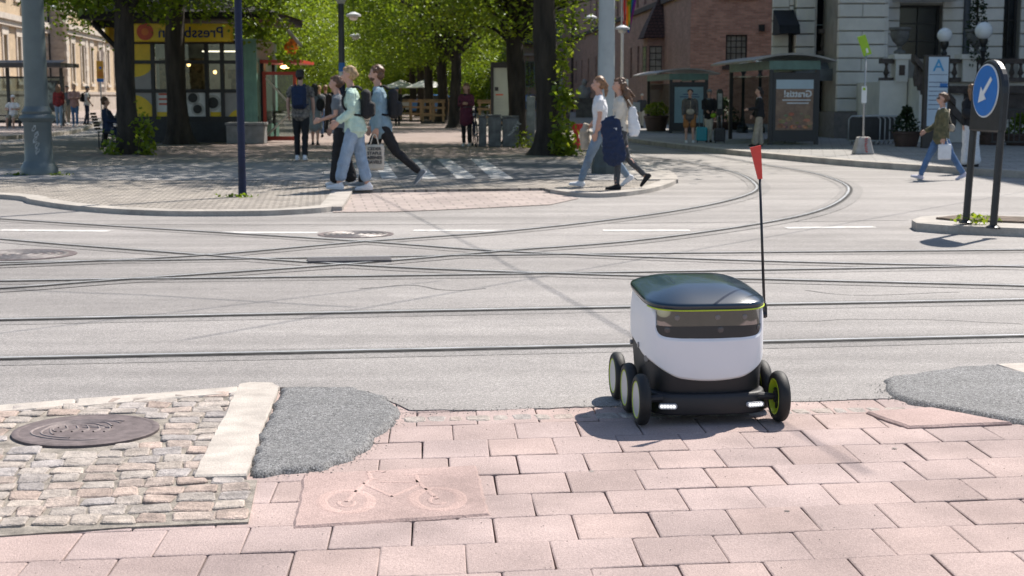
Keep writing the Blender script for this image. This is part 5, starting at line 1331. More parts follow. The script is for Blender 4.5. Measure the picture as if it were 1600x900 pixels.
def conifer(px, Y, base, h, r, label, pot=True, m_=None, z0=zr, round_=False, seed=3):
    R = random.Random(seed); t = thing('potted_shrub', label, 'shrub', (X(px,Y),Y,z0)); vs = []; fs = []
    for i in range(int(900 if h > .8 else 500)):
        u = R.random(); 
        if round_: v = Vector((R.gauss(0,1),R.gauss(0,1),R.gauss(0,1))).normalized()*r*R.uniform(.75,1.03); p = Vector((v.x,v.y,base+h/2+v.z*h/2/r))
        else: a = R.uniform(0,2*pi); rr_ = r*(1-u)**.7*R.uniform(.6,1.08)+.02; p = Vector((rr_*cos(a),rr_*sin(a),base+u*h))
        leaf(vs, fs, p, .09, R, .9)
    q = MB(); q.add(vs, fs); q.build('foliage', m_ or M_fir, t)
    q = MB(); q.tube([(0,0,base-.1),(0,0,base+h*.8)], .03, 6)
    q.build('stem', M_bark, t)
    if pot: q = MB(); q.lathe([(r*.8,0),(r*1.02,base*.8),(r*1.1,base*.85),(r*1.1,base),(r*.95,base),(r*.9,base-.05)], n=20); q.build('pot', mat('brown pot', (.09,.055,.045), .7, .2, 4), t, True, 30)
    return t
conifer(1413, 37.2, .38, .62, .33, 'dark bushy conifer in a round brown tub before the terrace wall')
conifer(1024, 53.5, .55, .5, .42, 'clipped bright green ball shrub behind the farther shelter bench', True, M_leaf2, zr, True, 5)
conifer(1516, 41.8, Z(100,41.8)-zr, 2.6, .34, 'slim upright evergreen in an urn on the terrace pier', False, seed=6)
conifer(1128, 56, .3, .9, .7, 'dark evergreen bush between the two shelters', True, seed=7)
conifer(1545, 38.5, .35, .4, .35, 'low planted tub beside the terrace near the right edge', True, M_leaf, seed=8)
conifer(1590, 38.0, .3, .5, .4, 'small leafy tub against the terrace at the far right edge', True, M_leaf, seed=9)
# urns and globe lamps of the terrace
def urn(px, Y, zb, label):
    t = thing('stone_urn', label, 'urn', (X(px,Y),Y,zb)); m = MB(); m.lathe([(.16,0),(.16,.06),(.06,.12),(.06,.2),(.2,.34),(.27,.5),(.26,.62),(.31,.66),(.31,.72),(.22,.72)], n=18); m.build('bowl', mat('urn stone', (.17,.17,.17), .8, .2, 6), t, True, 40)
urn(1398, 41.9, Z(92,41.9)+.15, 'grey stone urn on the terrace pier beside the dark doorway')
urn(1516, 41.8, Z(92,41.8)+.10, 'grey stone urn holding the slim upright evergreen')
M_globe = mat('opal globe', (.80,.82,.85), .25, .02, 4)
for px, py, r, Yg, lab in ((1467,55,.20,40.6,'white opal globe lamp on a black post behind the totem'),(1527,48,.235,39.9,'largest white opal globe lamp on a black post left of the blue sign'),(1158,100,.16,51,'small white globe lamp showing above the nearer shelter roof, right of its pair'),(1184,97,.16,50.5,'small white globe lamp showing above the nearer shelter roof, left end')):
    if px == 1158: lab = 'small white globe lamp above the nearer shelter roof, left of its pair'
    if px == 1184: lab = 'small white globe lamp above the nearer shelter roof, right of its pair'
    t = thing('globe_lamp', lab, 'lamp', (X(px,Yg),Yg,zr)); zc = Z(py,Yg)-zr; m = MB(); m.ball((0,0,zc), r, 24, 16); m.build('globe', M_globe, t, True)
    m = MB(); m.lathe([(.2,0),(.2,.2),(.1,.3),(.055,.6),(.05,zc-r-.35),(.09,zc-r-.3),(.05,zc-r-.2),(.12,zc-r-.06),(.11,zc-r+.03)], n=14); m.build('post', M_black, t, True, 40)
# barrier rail / dark hedge at right edge
t = thing('iron_railing', 'black iron railing in front of the terrace at the right edge', 'railing', (X(1545,37),37,zr)); m = MB(); m.box(0,3.5,-.02,.02,.9,.95); m.box(0,3.5,-.02,.02,.1,.14)
for k in range(26): m.box(.02+k*.135,.045+k*.135,-.012,.012,.141,.898)
m.build('rails', M_black, t)
# small A sign, parking box, flag pole, statues
Yq = 39; t = thing('platform_sign', 'small white sign with letter A behind the curly haired woman', 'sign', (X(971,Yq),Yq,zp)); z = lambda py: Z(py,Yq)-zp
m = MB(); m.tube([(.05,.02,0),(.05,.02,z(122))], .03, 8); m.build('pole', M_black, t, True); m = MB(); m.bbox(-.1,.15,-.04,-.005,z(151),z(124),.004); q = m.build('panel', M_wht, t)
m = MB(); text_mesh(m, 'A', .26, face_T(.025,-.045,z(134)), .004, .003); m.build('letter', MATS['sky blue letter'], q); m = MB(); m.box(-.08,.13,-.045,-.0405,z(145),z(144)); m.build('panel_line', M_navy, q)
Yq = 50; t = thing('grey_box', 'grey box on a short post beside the farther shelter', 'meter box', (X(989,Yq),Yq,zr)); z = lambda py: Z(py,Yq)-zr; m = MB(); m.bbox(-.17,.2,-.1,.12,z(175),z(160),.01); m.build('cabinet', mat('grey cabinet', (.33,.35,.37), .5, .05, 4), t); m = MB(); m.box(-.04,.06,-.03,.05,0,z(175)-.003); m.build('post', MATS['grey cabinet'], t)
Yq = 58; t = thing('flagpole', 'white flagpole rising beside the pale grey post', 'flagpole', (X(970,Yq),Yq,zr)); z = lambda py: Z(py,Yq)-zr
m = MB(); m.tube([(0,0,0),(0,0,9)], [.07,.04], 12); m.build('pole', M_wht, t, True); m = MB(); m.ball((0,0,9.05),.08); m.build('finial', M_wht, t, True)
RB = [(.55,.02,.02),(.75,.22,.01),(.75,.6,.02),(.02,.28,.06),(.01,.06,.35),(.18,.02,.25)]
fl = thing('rainbow_flag', 'rainbow striped flag hanging down from the white flagpole', 'flag', (X(970,Yq),Yq-.06,zr+z(52)))
H_ = z(-22)-z(52)
for i, c in enumerate(RB):
    m = MB(); m.grid(lambda u, v: Vector((.02+(i+u)*.10*(.55+.45*v)+.08*(1-v)*sin(i), -.03+.10*sin(v*7+i*1.1+u)-.05*u, v*H_+(1-v)*.32*(1-(i+u)/6)**2*1.2)), 4, 16)
    o = m.build('stripe', mat('flag stripe %d'%i, c, .8, .1, 6), fl, True); o.modifiers.new('s','SOLIDIFY').thickness = .006
for px, lab in ((877,'left stone figure on a plinth before the brick building'),(912,'right stone figure on a plinth before the brick building')):
    Yq = 88; t = thing('statue', lab, 'statue', (X(px,Yq),Yq,zr)); z = lambda py: Z(py,Yq)-zr
    m = MB(); m.box(-.48,.48,-.4,.4,0,z(155)); m.box(-.56,.56,-.48,.48,z(155)+.002,z(153)); m.build('plinth', mat('plinth stone', (.17,.16,.15), .9, .2, 3), t)
    m = MB(); b_ = z(153); m.tube(smooth_line([(0,0,b_),(.0,0,b_+.35),(-.05,0,b_+.62),(0,0,b_+.72)],3), [.34,.36,.37,.34,.30,.28,.26,.2,.13,.12], 12); m.ball((0,-.03,b_+.9),(.17,.17,.21)); m.tube([(-.26,0,b_+.6),(-.34,-.1,b_+.3),(-.1,-.28,b_+.2)], [.09,.09,.07],8); m.tube([(.24,0,b_+.6),(.33,-.1,b_+.3),(.1,-.28,b_+.25)], [.09,.09,.07],8)
    m.build('figure', mat('pale statue stone', (.33,.33,.33), .9, .15, 5), t, True, 60)
Yq = 41; t = thing('timetable_pole', 'dark round topped timetable stand between the shelters', 'stand', (X(1122,42),42,zr)); z = lambda py: Z(py,42)-zr
m = MB(); m.tube([(0,0,0),(0,0,z(175))], .035, 8); m.build('pole', M_black, t, True); m = MB(); m.extr([(-.09,z(180)),(.09,z(180)),(.09,z(143)),(.05,z(139)),(-.05,z(139)),(-.09,z(143))], -.04, .04); q = m.build('case', M_black, t); m = MB(); m.box(-.06,.06,-.048,-.043,z(170),z(146)); m.build('timetable', mat('grey print', (.45,.47,.48), .5, .2, 12), q)
# red hourglass marker, bollard
g = G(901,235,.0); t = thing('red_marker', 'red hourglass shaped marker standing by the black bollard', 'marker', (g.x,g.y,zp)); k = g.y/F
m = MB(); m.lathe([(10*k*.95,0),(4*k*.7,19*k),(4*k*.7,20*k),(10.5*k,38*k),(9*k,38.2*k)], n=6); m.build('body', mat('marker red', (.60,.04,.03), .5, .08, 4), t)
Yq = 44; t = thing('bollard', 'black bollard with pale top right of the thick trunk', 'bollard', (X(886,Yq),Yq,zp)); z = lambda py: Z(py,Yq)-zp; m = MB(); m.lathe([(.08,0),(.07,.05),(.06,z(180)),(.08,z(178)),(.06,z(175)),(.03,z(173))], n=14); m.build('body', M_black, t, True, 40)
# grey stone blocks and posts
M_blk = mat('weathered grey concrete', (.17,.175,.175), .9, .3, 4, .01, 25)
for i, (a, b, top_, lab) in enumerate(((748,760,180,'narrow grey concrete slab left in the row of three'),(763,783,179,'middle grey concrete slab in the row of three'),(785,811,181,'widest grey concrete slab in the row of three, scrawled on'))):
    Yq = 38.9; z = lambda py: Z(py,Yq)-zp; t = thing('concrete_slab', lab, 'slab', (X(a,Yq),Yq,zp), 0, 'grey slabs at the foot of the trunk'); w = X(b,Yq)-X(a,Yq)
    m = MB(); m.bbox(0,w,0,.34,0,z(top_)-.05,.02); m.build('block', M_blk, t); m = MB(); m.bbox(-.02,w+.0,-.02,.36,z(top_)-.048,z(top_),.015); m.build('cap', M_blk, t)
    if i == 2:
        m = MB()
        for j in range(5): m.tube([(.2+.06*j%.35+.06*sin(q*1.7+j),-.004,.35+.07*j+.05*cos(q*1.2)) for q in range(5)], .009, 5)
        m.build('scrawl', MATS['worn pale scrawl'], t)
Yq = 40; t = thing('stone_post', 'tall grey stone post left of the thick trunk', 'post', (X(829,Yq),Yq,zp)); z = lambda py: Z(py,Yq)-zp; m = MB(); m.bbox(-.11,.12,-.1,.12,0,z(150),.02); m.build('shaft', mat('pale grey concrete', (.28,.29,.27), .9, .2, 4, .008, 30), t)
Yq = 50; t = thing('notice_board', 'tall dark framed notice board with a pale sheet behind the knobbly trunk', 'notice board', (X(767,Yq),Yq,zp)); z = lambda py: Z(py,Yq)-zp; W = X(821,Yq)-X(767,Yq)
m = MB()
for a, b, c, d in ((0,.1,0,z(97)),(W-.12,W,0,z(97)),(.1,W-.12,z(106),z(97)),(.1,W-.12,z(190),z(185))): m.box(a,b,-.05,.1,c,d)
m.build('frame', M_dark, t); m = MB(); m.box(.1,W-.12,0,.04,z(185),z(106)); q = m.build('sheet', mat('pale green sheet', (.42,.46,.40), .6, .08, 1.5), t)
m = MB(); m.box(.17,.42,-.008,-.002,z(149),z(147)); m.build('heading', M_orred, q); m = MB(); m.box(.14,.26,-.008,-.002,z(142),z(136)); m.build('badge', M_black, q)
for j in range(6): m = MB(); m.box(.18,.40,-.008,-.002,z(155+5*j),z(154.4+5*j)); m.build('text_line', MATS['grey cabinet'], q)
# wooden terrace fences
M_lath = mat('pale timber', (.42,.27,.15), .8, .2, 6)
for i, (px, Yq) in enumerate(((612,80),(642,77),(660,72.5),(677,74),(748,66),(700,92))):
    t = thing('timber_fence', ['timber terrace fence panel farthest left','timber terrace fence panel left of the slim trunk, rear','nearest timber terrace fence panel left of the slim trunk','timber terrace fence panel directly against the slim trunk','timber fence panel showing right of the bicycle woman','timber fence panel showing between the two slim trunks'][i], 'fence', (X(px,Yq),Yq,zp), .1*(i%2), 'timber fences of the outdoor terrace')
    m = MB(); w = 1.1
    for a in (0,w/2-.05,w-.1): m.box(a,a+.1,-.05,.05,.0,1.12)
    m.build('post', M_lath, t); m = MB()
    for q in (.35,.7,1.0): m.box(-.05,w+.05,-.075,-.052,q,q+.1)
    m.box(-.05,w+.05,-.1,.1,1.123,1.16); m.build('rail', M_lath, t); m = MB(); m.box(-.05,w+.05,-.2,.2,0,.08); m.build('base', M_dark, t)
# no-parking sign
Yq = 66; t = thing('parking_sign', 'yellow parking sign with blue foot plate beyond the left trunk', 'road sign', (X(163,Yq),Yq,.124)); z = lambda py: Z(py,Yq)-.124
m = MB(); m.tube([(0,.04,0),(0,.04,z(95))], .035, 8); m.build('pole', MATS['galvanised'], t, True); m = MB(); m.box(-.15,.15,-.01,.01,z(123),z(95)); q = m.build('panel', mat('amber panel', (.68,.32,.02), .5, .08, 3), t)
m = MB(); m.lathe([(.001,-.018),(.055,-.018),(.055,-.012)],(0.02,0,z(106)),16,'y'); m.build('symbol', MATS['traffic blue'], q); m = MB(); m.box(-.15,.15,-.012,.012,z(128),z(123)-.003); m.build('foot_plate', MATS['traffic blue'], t)
for j in range(3): m = MB(); m.box(-.1,.1,-.016,-.0115,z(113+3*j),z(112+3*j)); m.build('text_line', M_orred, q)
# hanging street lamps on span wires
for px, py, Yq, lab in ((561,58,64,'white hanging street lamp bowl against the leaves above the trio'),(559,27,50,'upper small blue white hanging lamp beside the banded street lamp'),(920,30,60,'hanging lamp before the upper windows of the brick building'),(968,47,52,'hanging lamp bowl close to the rainbow flag'),(51*2,14,70,'hanging street lamp before the station building pier')):
    t = thing('hanging_lamp', lab, 'lamp', (X(px,Yq),Yq-.6,Z(py,Yq)), 0, 'lamps hung over the street'); m = MB(); m.lathe([(.06,.14),(.10,.12),(.24,.06),(.25,.0),(.2,-.01)], n=20); m.build('shade', mat('lamp enamel', (.62,.63,.64), .4, .05, 4), t, True, 40)
    m = MB(); m.ball((0,0,-.05),(.15,.15,.09),14,8); m.build('bulb', mat('lamp bowl', (.7,.68,.66), .3, .05, 4), t, True); m = MB(); m.tube([(0,0,.14),(0,0,9-Z(py,Yq))], .01, 5); m.tube([(-6,0,9-Z(py,Yq)),(6,0,9-Z(py,Yq))], .01, 5); m.build('cable', M_black, t)
# parked cars and parasols far off
def car(px, Y, rz, col, lab):
    t = thing('parked_car', lab, 'car', (X(px,Y),Y,zp), rz, 'cars parked beyond the promenade'); mt = mat('paint %s'%lab[:5], col, .3, .03, 3, coat=.6)
    prof = [(-2.1,.3),(2.1,.3),(2.15,.6),(2.0,.85),(1.1,.95),(.5,1.42),(-1.0,1.45),(-1.8,1.0),(-2.15,.85)]
    m = MB(); m.extr(prof, -.85, .85); o = m.build('body', mt, t); o.modifiers.new('b','BEVEL').width = .06
    m = MB(); m.extr([(1.0,.98),(.47,1.36),(-.95,1.39),(-1.6,1.02)], -.865, .865); m.build('window', M_pane, t)
    for xx in (-1.35,1.35):
        for s in (-1,1): m = MB(); m.lathe([(.001,-.1),(.26,-.1),(.33,-.08),(.33,.08),(.26,.1),(.001,.1)],(xx,s*.8,.33),18,'y'); w = m.build('tyre', M_tyre, t, True, 40); m = MB(); m.lathe([(.001,.0),(.2,.0),(.2,.02)] if s<0 else [(.001,0),(.2,0),(.2,.02)],(xx,s*.91-.01,.33),14,'y'); m.build('rim', MATS['galvanised'], w)
    for s in (-1,1): m = MB(); m.bbox(2.08,2.17,s*.6-.15,s*.6+.15,.62,.76,.02); m.build('headlight', M_wht, t)
car(688, 104, .1, (.05,.2,.5), 'blue parked car showing between the two slim trunks')
car(655, 112, .1, (.55,.56,.57), 'silver parked car beyond the timber fences')
car(822, 118, 1.2, (.06,.14,.3), 'dark blue parked car showing beside the tall stone post')
for px, Yq, lab in ((668,90,'white parasol over the terrace left of the slim trunk'),(628,96,'white parasol farther left over the terrace')):
    t = thing('parasol', lab, 'parasol', (X(px,Yq),Yq,zp)); m = MB(); m.lathe([(1.3,1.85),(.7,2.1),(.03,2.35)], n=8); m.build('canopy', M_wht, t); m = MB(); m.tube([(0,0,0),(0,0,2.3)], .03, 6); m.build('pole', M_lath, t)
# overhead tram wires (their shadows cross the road)
for a, b, lab in (((640,338),(1010,545),'overhead tram wire running from the left post over the crossing'),((0,522),(560,455),'overhead tram wire over the near rails at the left'),((1080,392),(1600,300),'overhead span wire above the curve of the rails'),((0,455),(420,475),'overhead wire high above the left crossing')):
    p, q = G(*a), G(*b); hgt = 5.6; off = Vector((.48*hgt,.58*hgt,hgt)); d = (q-p)
    mid = (p+q)/2+off; t = thing('overhead_wire', lab, 'wire', tuple(mid)); m = MB(); m.tube([p-d*.6+off-mid, (p+q)/2+off-mid-Vector((0,0,.15)), q+d*.3+off-mid], .008, 6); m.build('cable', M_black, t)
# ------------------------------------------------------------------ people
TX = bpy.data.textures.new('folds', 'CLOUDS'); TX.noise_scale = .085; TX.noise_depth = 2
TX2 = bpy.data.textures.new('hair noise', 'CLOUDS'); TX2.noise_scale = .045; TX2.noise_depth = 2
M_skin = mat('skin', (.52,.30,.22), .5, .06, 8); M_skin2 = mat('darker skin', (.36,.20,.14), .5, .06, 8)
def cloth(n, c, var=.12, sc=9, c2=None): return mat(n, c, .85, var, sc, .004, 60, col2=c2)
C = dict(mint=cloth('mint cotton',(.50,.66,.56)), denim=cloth('pale denim',(.27,.36,.47),.14,7), blue=cloth('blue denim',(.09,.17,.32),.18,6), jacketd=cloth('denim shirt',(.22,.33,.40)),
  black=cloth('black cloth',(.012,.012,.014)), navy=cloth('navy cloth',(.012,.024,.065)), white=cloth('white cotton',(.72,.72,.73),.05), cream=cloth('cream cotton',(.62,.56,.47),.06),
  grey=cloth('grey cloth',(.16,.18,.20)), dgrey=cloth('dark grey knit',(.055,.06,.068)), maroon=cloth('maroon wool',(.12,.022,.045)), beige=cloth('beige twill',(.42,.36,.28)),
  camo=mat('camouflage print',(.16,.14,.07),.85,.1,11,.004,50,col2=(.035,.04,.02)), floral=mat('dark floral print',(.30,.26,.22),.85,.1,22,.004,50,col2=(.012,.012,.015)),
  plaid=mat('plaid wool',(.16,.13,.11),.85,.1,18,.004,50,col2=(.04,.045,.05)), orange=cloth('rust shorts',(.38,.16,.05)), pink=cloth('pink shirt',(.42,.24,.21)), redp=mat('red check',(.42,.03,.03),.85,.1,18,0,50,col2=(.03,.02,.02)),
  skirt=cloth('grey skirt',(.24,.27,.28)), jeansg=cloth('grey blue jeans',(.20,.27,.35),.16,7), lilac=cloth('lilac white shoe',(.55,.52,.60),.05), dots=mat('white dotted cloth',(.70,.70,.70),.85,.1,30,0,50,col2=(.45,.45,.45)))
HB = dict(blonde=mat('blonde hair',(.42,.28,.14),.5,.3,30), brown=mat('brown hair',(.13,.065,.033),.5,.3,30), dark=mat('dark hair',(.018,.013,.011),.5,.3,30), ginger=mat('light brown hair',(.24,.125,.06),.5,.3,30), greyh=mat('grey hair',(.4,.4,.4),.5,.2,30))
def loft(mb, pts, rad, n=12, side=Vector((0,1,0))):
    P = [Vector(p) for p in pts]; R_ = [(r if hasattr(r,'__len__') else (r,r)) for r in rad]; m = len(P)
    t0 = (P[1]-P[0]).normalized(); t1 = (P[-1]-P[-2]).normalized()
    P = [P[0]-t0*min(R_[0])*.55]+P+[P[-1]+t1*min(R_[-1])*.55]; R_ = [(R_[0][0]*.6,R_[0][1]*.6)]+R_+[(R_[-1][0]*.6,R_[-1][1]*.6)]; m += 2
    vs = []
    for i, p in enumerate(P):
        t = (P[min(i+1,m-1)]-P[max(i-1,0)]).normalized(); s = side-t*side.dot(t)
        if s.length < .05: s = t.orthogonal()
        s.normalize(); o = t.cross(s)
        for k in range(n): a = 2*pi*k/n; vs.append(p+s*cos(a)*R_[i][0]+o*sin(a)*R_[i][1])
    mb.add(vs, [(i*n+k,i*n+(k+1)%n,(i+1)*n+(k+1)%n,(i+1)*n+k) for i in range(m-1) for k in range(n)]+[list(range(n))[::-1], list(range((m-1)*n,m*n))])
def fuse(mb, name, m, par, vox, folds=0, tex=None, sm=3, **kw):
    o = mb.build(name, m, par, True, **kw)
    r = o.modifiers.new('r','REMESH'); r.mode = 'VOXEL'; r.voxel_size = vox; r.use_smooth_shade = True
    if sm: s = o.modifiers.new('s','SMOOTH'); s.factor = .5; s.iterations = sm
    if folds: d = o.modifiers.new('d','DISPLACE'); d.texture = tex or TX; d.strength = folds; d.mid_level = .5; d.texture_coords = 'LOCAL'
    return o
def rotd(a, ab=0): return Vector((sin(a)*cos(ab), sin(ab), -cos(a)*cos(ab)))
def person(px, py, face, h, label, pose={}, top=('long','white'), bot=('jeans','blue'), shoe='white', hair=('short','brown'), skin=None, vox=.012, z0=None, group=None, seat=None, layer=None, xy=None):
    z0 = zp if z0 is None else z0
    g = G(px,py,z0) if xy is None else Vector((*xy, z0))
    t = thing('person', label, 'person', (g.x,g.y,z0), face, group, h/1.75)
    p = dict(lean=.05, thL=.25, thR=-.2, knL=.05, knR=.2, ftL=0, ftR=.3, shL=-.2, shR=.25, elL=.25, elR=.3, abL=.08, abR=.08, head=0, turn=0, inL=0, inR=0, sp=.085); p.update(pose)
    sk = skin or M_skin
    def leg(th, kn): k_ = rotd(th)*.44; a_ = k_+rotd(th-kn)*.41; return k_, a_
    low = 1e9; L_ = {}
    for s, c in ((1,'L'),(-1,'R')):
        k_, a_ = leg(p['th'+c], p['kn'+c]); f = p['ft'+c]; L_[c] = (k_,a_,f,s)
        for q in ((-.06,-.08),(.15,-.085)): low = min(low, a_.z+q[1]*cos(f)-q[0]*sin(f))
    P = Vector((0,0,-low+.02)) if seat is None else Vector((0,0,seat))
    S = Vector((sin(p['lean']),0,cos(p['lean'])))
    hip = P-Vector((0,0,.02)); J = {}
    Yv = Vector((0,1,0))
    fem = hair[0] in ('bun','long','wavy','pony')
    sw = .165 if fem else .19
    for c in 'LR':
        k_, a_, f, s = L_[c]; h0 = hip+Yv*s*p['sp']; kk_ = h0+k_; aa = h0+a_; J[c] = (h0,kk_,aa,f,s)
    A = {}
    for s, c in ((1,'L'),(-1,'R')):
        sh = P+S*.475+Yv*s*sw; e = sh+rotd(p['sh'+c], s*p['ab'+c])*.28; fa = p['sh'+c]+p['el'+c]; w = e+rotd(fa, -s*p['in'+c])*.245; hd = (w-e).normalized(); A[c] = (sh,e,w,hd,s)
    hc = P+S*.60; nk = P+S*.53; H = hc+Vector((.02+p['head']*.05,0,.105)); T_ = Matrix.Translation(H) @ Matrix.Rotation(p['turn'],4,'Z') @ Matrix.Rotation(p['head'],4,'Y')
    hm = lambda x, y, z: T_ @ Vector((x,y,z))
    b = MB()
    wa = .122 if fem else .138
    loft(b, [P-S*.04, P+S*.06, P+S*.18, P+S*.33, P+S*.44, P+S*.50], [(.15,.105),(.15,.105),(wa,.09),(.148,.105),(.155,.085),(.08,.06)], 16)
    loft(b, [nk-S*.06, nk+S*.02, H-Vector((0,0,.07))], [(.06,.06),(.052,.054),(.05,.052)])
    # head: skull, jaw, nose, ears
    b.T = T_; b.ball((-.012,0,.025),(.094,.077,.092),18,12); b.ball((.022,0,-.035),(.066,.058,.072),16,10); b.ball((.045,0,-.075),(.034,.034,.03),12,8)
    b.tube([(.078,0,.02),(.098,0,-.012),(.104,0,-.028),(.085,0,-.036)],[.009,.012,.016,.008],8)
    for s in (1,-1): b.ball((-.005,s*.079,-.005),(.016,.010,.030),8,6)
    b.ball((.085,0,-.058),(.012,.022,.008),8,6); b.T = None
    for c in 'LR':
        h0,k_,a_,f,s = J[c]; loft(b, [h0, h0.lerp(k_,.5), k_, k_.lerp(a_,.35), a_], [.085,.072,.052,.052,.036])
        F = lambda x, z, a=f: a_+Vector((x*cos(a)+z*sin(a), 0, z*cos(a)-x*sin(a)))
        loft(b, [F(-.04,-.05),F(.05,-.05),F(.14,-.065)], [(.032,.03),(.036,.028),(.036,.016)])
        sh,e,w,hd,s = A[c]; loft(b, [sh-Yv*s*.03, sh+(e-sh)*.2, e, e.lerp(w,.35), w], [.048,.046,.036,.037,.025])
        palm = w+hd*.045; curl = Vector((1,0,0)) if abs(hd.x) < .8 else Vector((0,0,-1))
        loft(b, [w, palm, w+hd*.085], [(.016,.024),(.017,.040),(.014,.038)])
        wid = hd.cross(Yv).normalized()
        for q in range(4):
            st = w+hd*.08+wid*(-.03+.02*q); L2 = (.072,.08,.074,.058)[q]; inn = -Yv*s
            loft(b, [st, st+hd*L2*.5+inn*.012, st+hd*L2*.85+inn*.035], [.0088,.008,.007], 8)
        st = w+hd*.03+wid*.03*(-1 if wid.x < 0 else 1); loft(b, [st, st+hd*.035+wid*.025*(-1 if wid.x < 0 else 1)-Yv*s*.012, st+hd*.065+wid*.02*(-1 if wid.x < 0 else 1)-Yv*s*.03], [.012,.0105,.008], 8)
    body = fuse(b, 'body', sk, t, min(vox,.010) if vox < .015 else vox, sm=2)
    # eyes, brows, lips
    if vox < .016:
        for s in (1,-1):
            b = MB(); b.T = T_; b.ball((.076,s*.031,.008),(.010,.014,.008),10,6); b.build('eye', mat('eye', (.55,.53,.5), .3, .05, 5), t, True)
            b = MB(); b.T = T_; b.ball((.084,s*.031,.008),(.004,.0065,.0065),8,6); b.build('iris', mat('iris', (.03,.025,.02), .2, .05, 5), t, True)
            b = MB(); b.T = T_; b.tube([(.080,s*.015,.028),(.084,s*.030,.033),(.074,s*.046,.028)],[.003,.004,.002],6); b.build('eyebrow', HB['brown'], t)
        b = MB(); b.T = T_; b.ball((.090,0,-.056),(.010,.021,.007),10,6); b.build('lips', mat('lips', (.42,.15,.13), .4, .05, 5), t, True)
    # hair
    hk, hcol = hair; b = MB(); b.T = T_; hm_ = HB.get(hcol)
    if hk != 'cap': b.ball((-.028,0,.043),(.094,.086,.092),18,12); b.ball((-.05,0,.0),(.068,.080,.085),16,10)
    if hk == 'short': b.ball((.02,0,.10),(.065,.07,.035),14,8); b.ball((.0,0,.085),(.08,.082,.04),14,8)
    if hk == 'curly':
        for q in range(26): a = q*2.4; r = .3+.7*((q*7)%26)/26; b.ball((-.03+.085*r*cos(a),.085*r*sin(a),.10-.05*r*r),(.032,.032,.032),8,6)
    if hk == 'bun': b.ball((-.105,0,.0),(.045,.05,.045),12,8); b.ball((-.09,0,.02),(.05,.05,.05),12,8); b.ball((.03,0,.085),(.05,.068,.03),12,8)
    if hk == 'pony': b.tube([(-.10,0,.03),(-.135,0,-.02),(-.13,0,-.12),(-.12,0,-.20)],[.03,.035,.03,.012],10)
    if hk == 'long':
        for s in (1,-1,0): b.tube([(-.06,s*.055,.03),(-.085,s*.06,-.06),(-.09,s*.055,-.15),(-.10,s*.05,-.24)],[.055,.05,.045,.022],10)
        b.ball((.03,0,.085),(.05,.07,.032),12,8)
    if hk == 'wavy':
        for s in (1,-1,0): b.tube([(-.06,s*.05,.03),(-.11,s*.06,-.07),(-.12,s*.07,-.16),(-.19,s*.05,-.25),(-.20,s*.04,-.33)],[.06,.056,.055,.042,.02],10)
        b.tube([(-.1,0,-.05),(-.19,0,-.12),(-.26,0,-.18)],[.04,.035,.015],8); b.ball((.03,0,.08),(.05,.07,.034),12,8)
    if hk == 'cap':
        b.ball((-.035,0,.0),(.075,.082,.07),14,8); fuse(b, 'hair', HB['brown'], t, .013, .01, TX2)
        b = MB(); b.T = T_; b.ball((-.012,0,.055),(.10,.09,.075),18,10); b.box(.05,.15,-.055,.055,.045,.06); fuse(b, 'cap', C.get(hcol) or cloth('cap %s'%hcol, {'blue':(.03,.16,.5)}.get(hcol,(.5,.5,.5))), t, .011)
    else: fuse(b, 'hair', hm_, t, .010 if vox < .015 else .016, .036 if hk in ('curly','wavy') else .022, TX2, 1)
    # top garment
    kind, col = top[0], top[1]; lo = top[2] if len(top) > 2 else -.05; fl = top[3] if len(top) > 3 else .0
    b = MB(); loft(b, [P+S*lo, P+S*.06, P+S*.18, P+S*.33, P+S*.44, P+S*.505], [(.168+fl,.130+fl),(.165+fl*.7,.125+fl*.7),(wa+.022+fl*.4,.112+fl*.3),(.164,.122),(.168,.10),(.085,.072)], 16)
    for c in 'LR':
        sh,e,w,hd,s = A[c]
        if kind == 'tee': loft(b, [sh-Yv*s*.05, sh+(e-sh)*.15, sh.lerp(e,.62)], [.06,.064,.058+fl*.2])
        elif kind == 'long': loft(b, [sh-Yv*s*.05, sh+(e-sh)*.15, e, e.lerp(w,.5), e.lerp(w,.93)], [.06,.064,.052+fl*.3,.045+fl*.3,.040+fl*.3])
    fuse(b, 'shirt' if kind != 'coat' else 'coat', C[col], t, vox, .034)
    if layer:
        b = MB(); lo2 = layer[1]; loft(b, [P+S*lo2, P+S*.06, P+S*.2, P+S*.33, P+S*.44, P+S*.49], [(.20,.16),(.185,.145),(.165,.132),(.178,.136),(.18,.112),(.10,.08)], 16)
        for c in 'LR': sh,e,w,hd,s = A[c]; loft(b, [sh-Yv*s*.05, sh+(e-sh)*.15, e, e.lerp(w,.95)], [.066,.07,.058,.05])
        fuse(b, 'jacket', C[layer[0]], t, vox, .022)
    # lower garment
    kind, col = bot[0], bot[1]; b = MB()
    if kind in ('jeans','wide','crop','shorts','tights'):
        w_ = {'jeans':(.098,.088,.066,.062,.054),'wide':(.108,.102,.092,.098,.108),'crop':(.105,.098,.084,.084,.080),'shorts':(.105,.100,.095,.09,.09),'tights':(.092,.078,.058,.056,.042)}[kind]
        end = {'crop':.80,'shorts':-1}.get(kind, .96)
        loft(b, [P-Vector((0,0,.03)), P+S*.05, P+S*.11], [(.166,.122),(.165,.118),(.150,.108)], 16)
        for c in 'LR':
            h0,k_,a_,f,s = J[c]
            if kind == 'shorts': loft(b, [h0, h0.lerp(k_,.5), h0.lerp(k_,.88)], [.105,.10,.10])
            else: loft(b, [h0, h0.lerp(k_,.5), k_, k_.lerp(a_,.45), k_.lerp(a_,end)], w_)
        fuse(b, 'trousers' if kind != 'tights' else 'tights', C[col], t, vox, .026)
    elif kind == 'skirt':
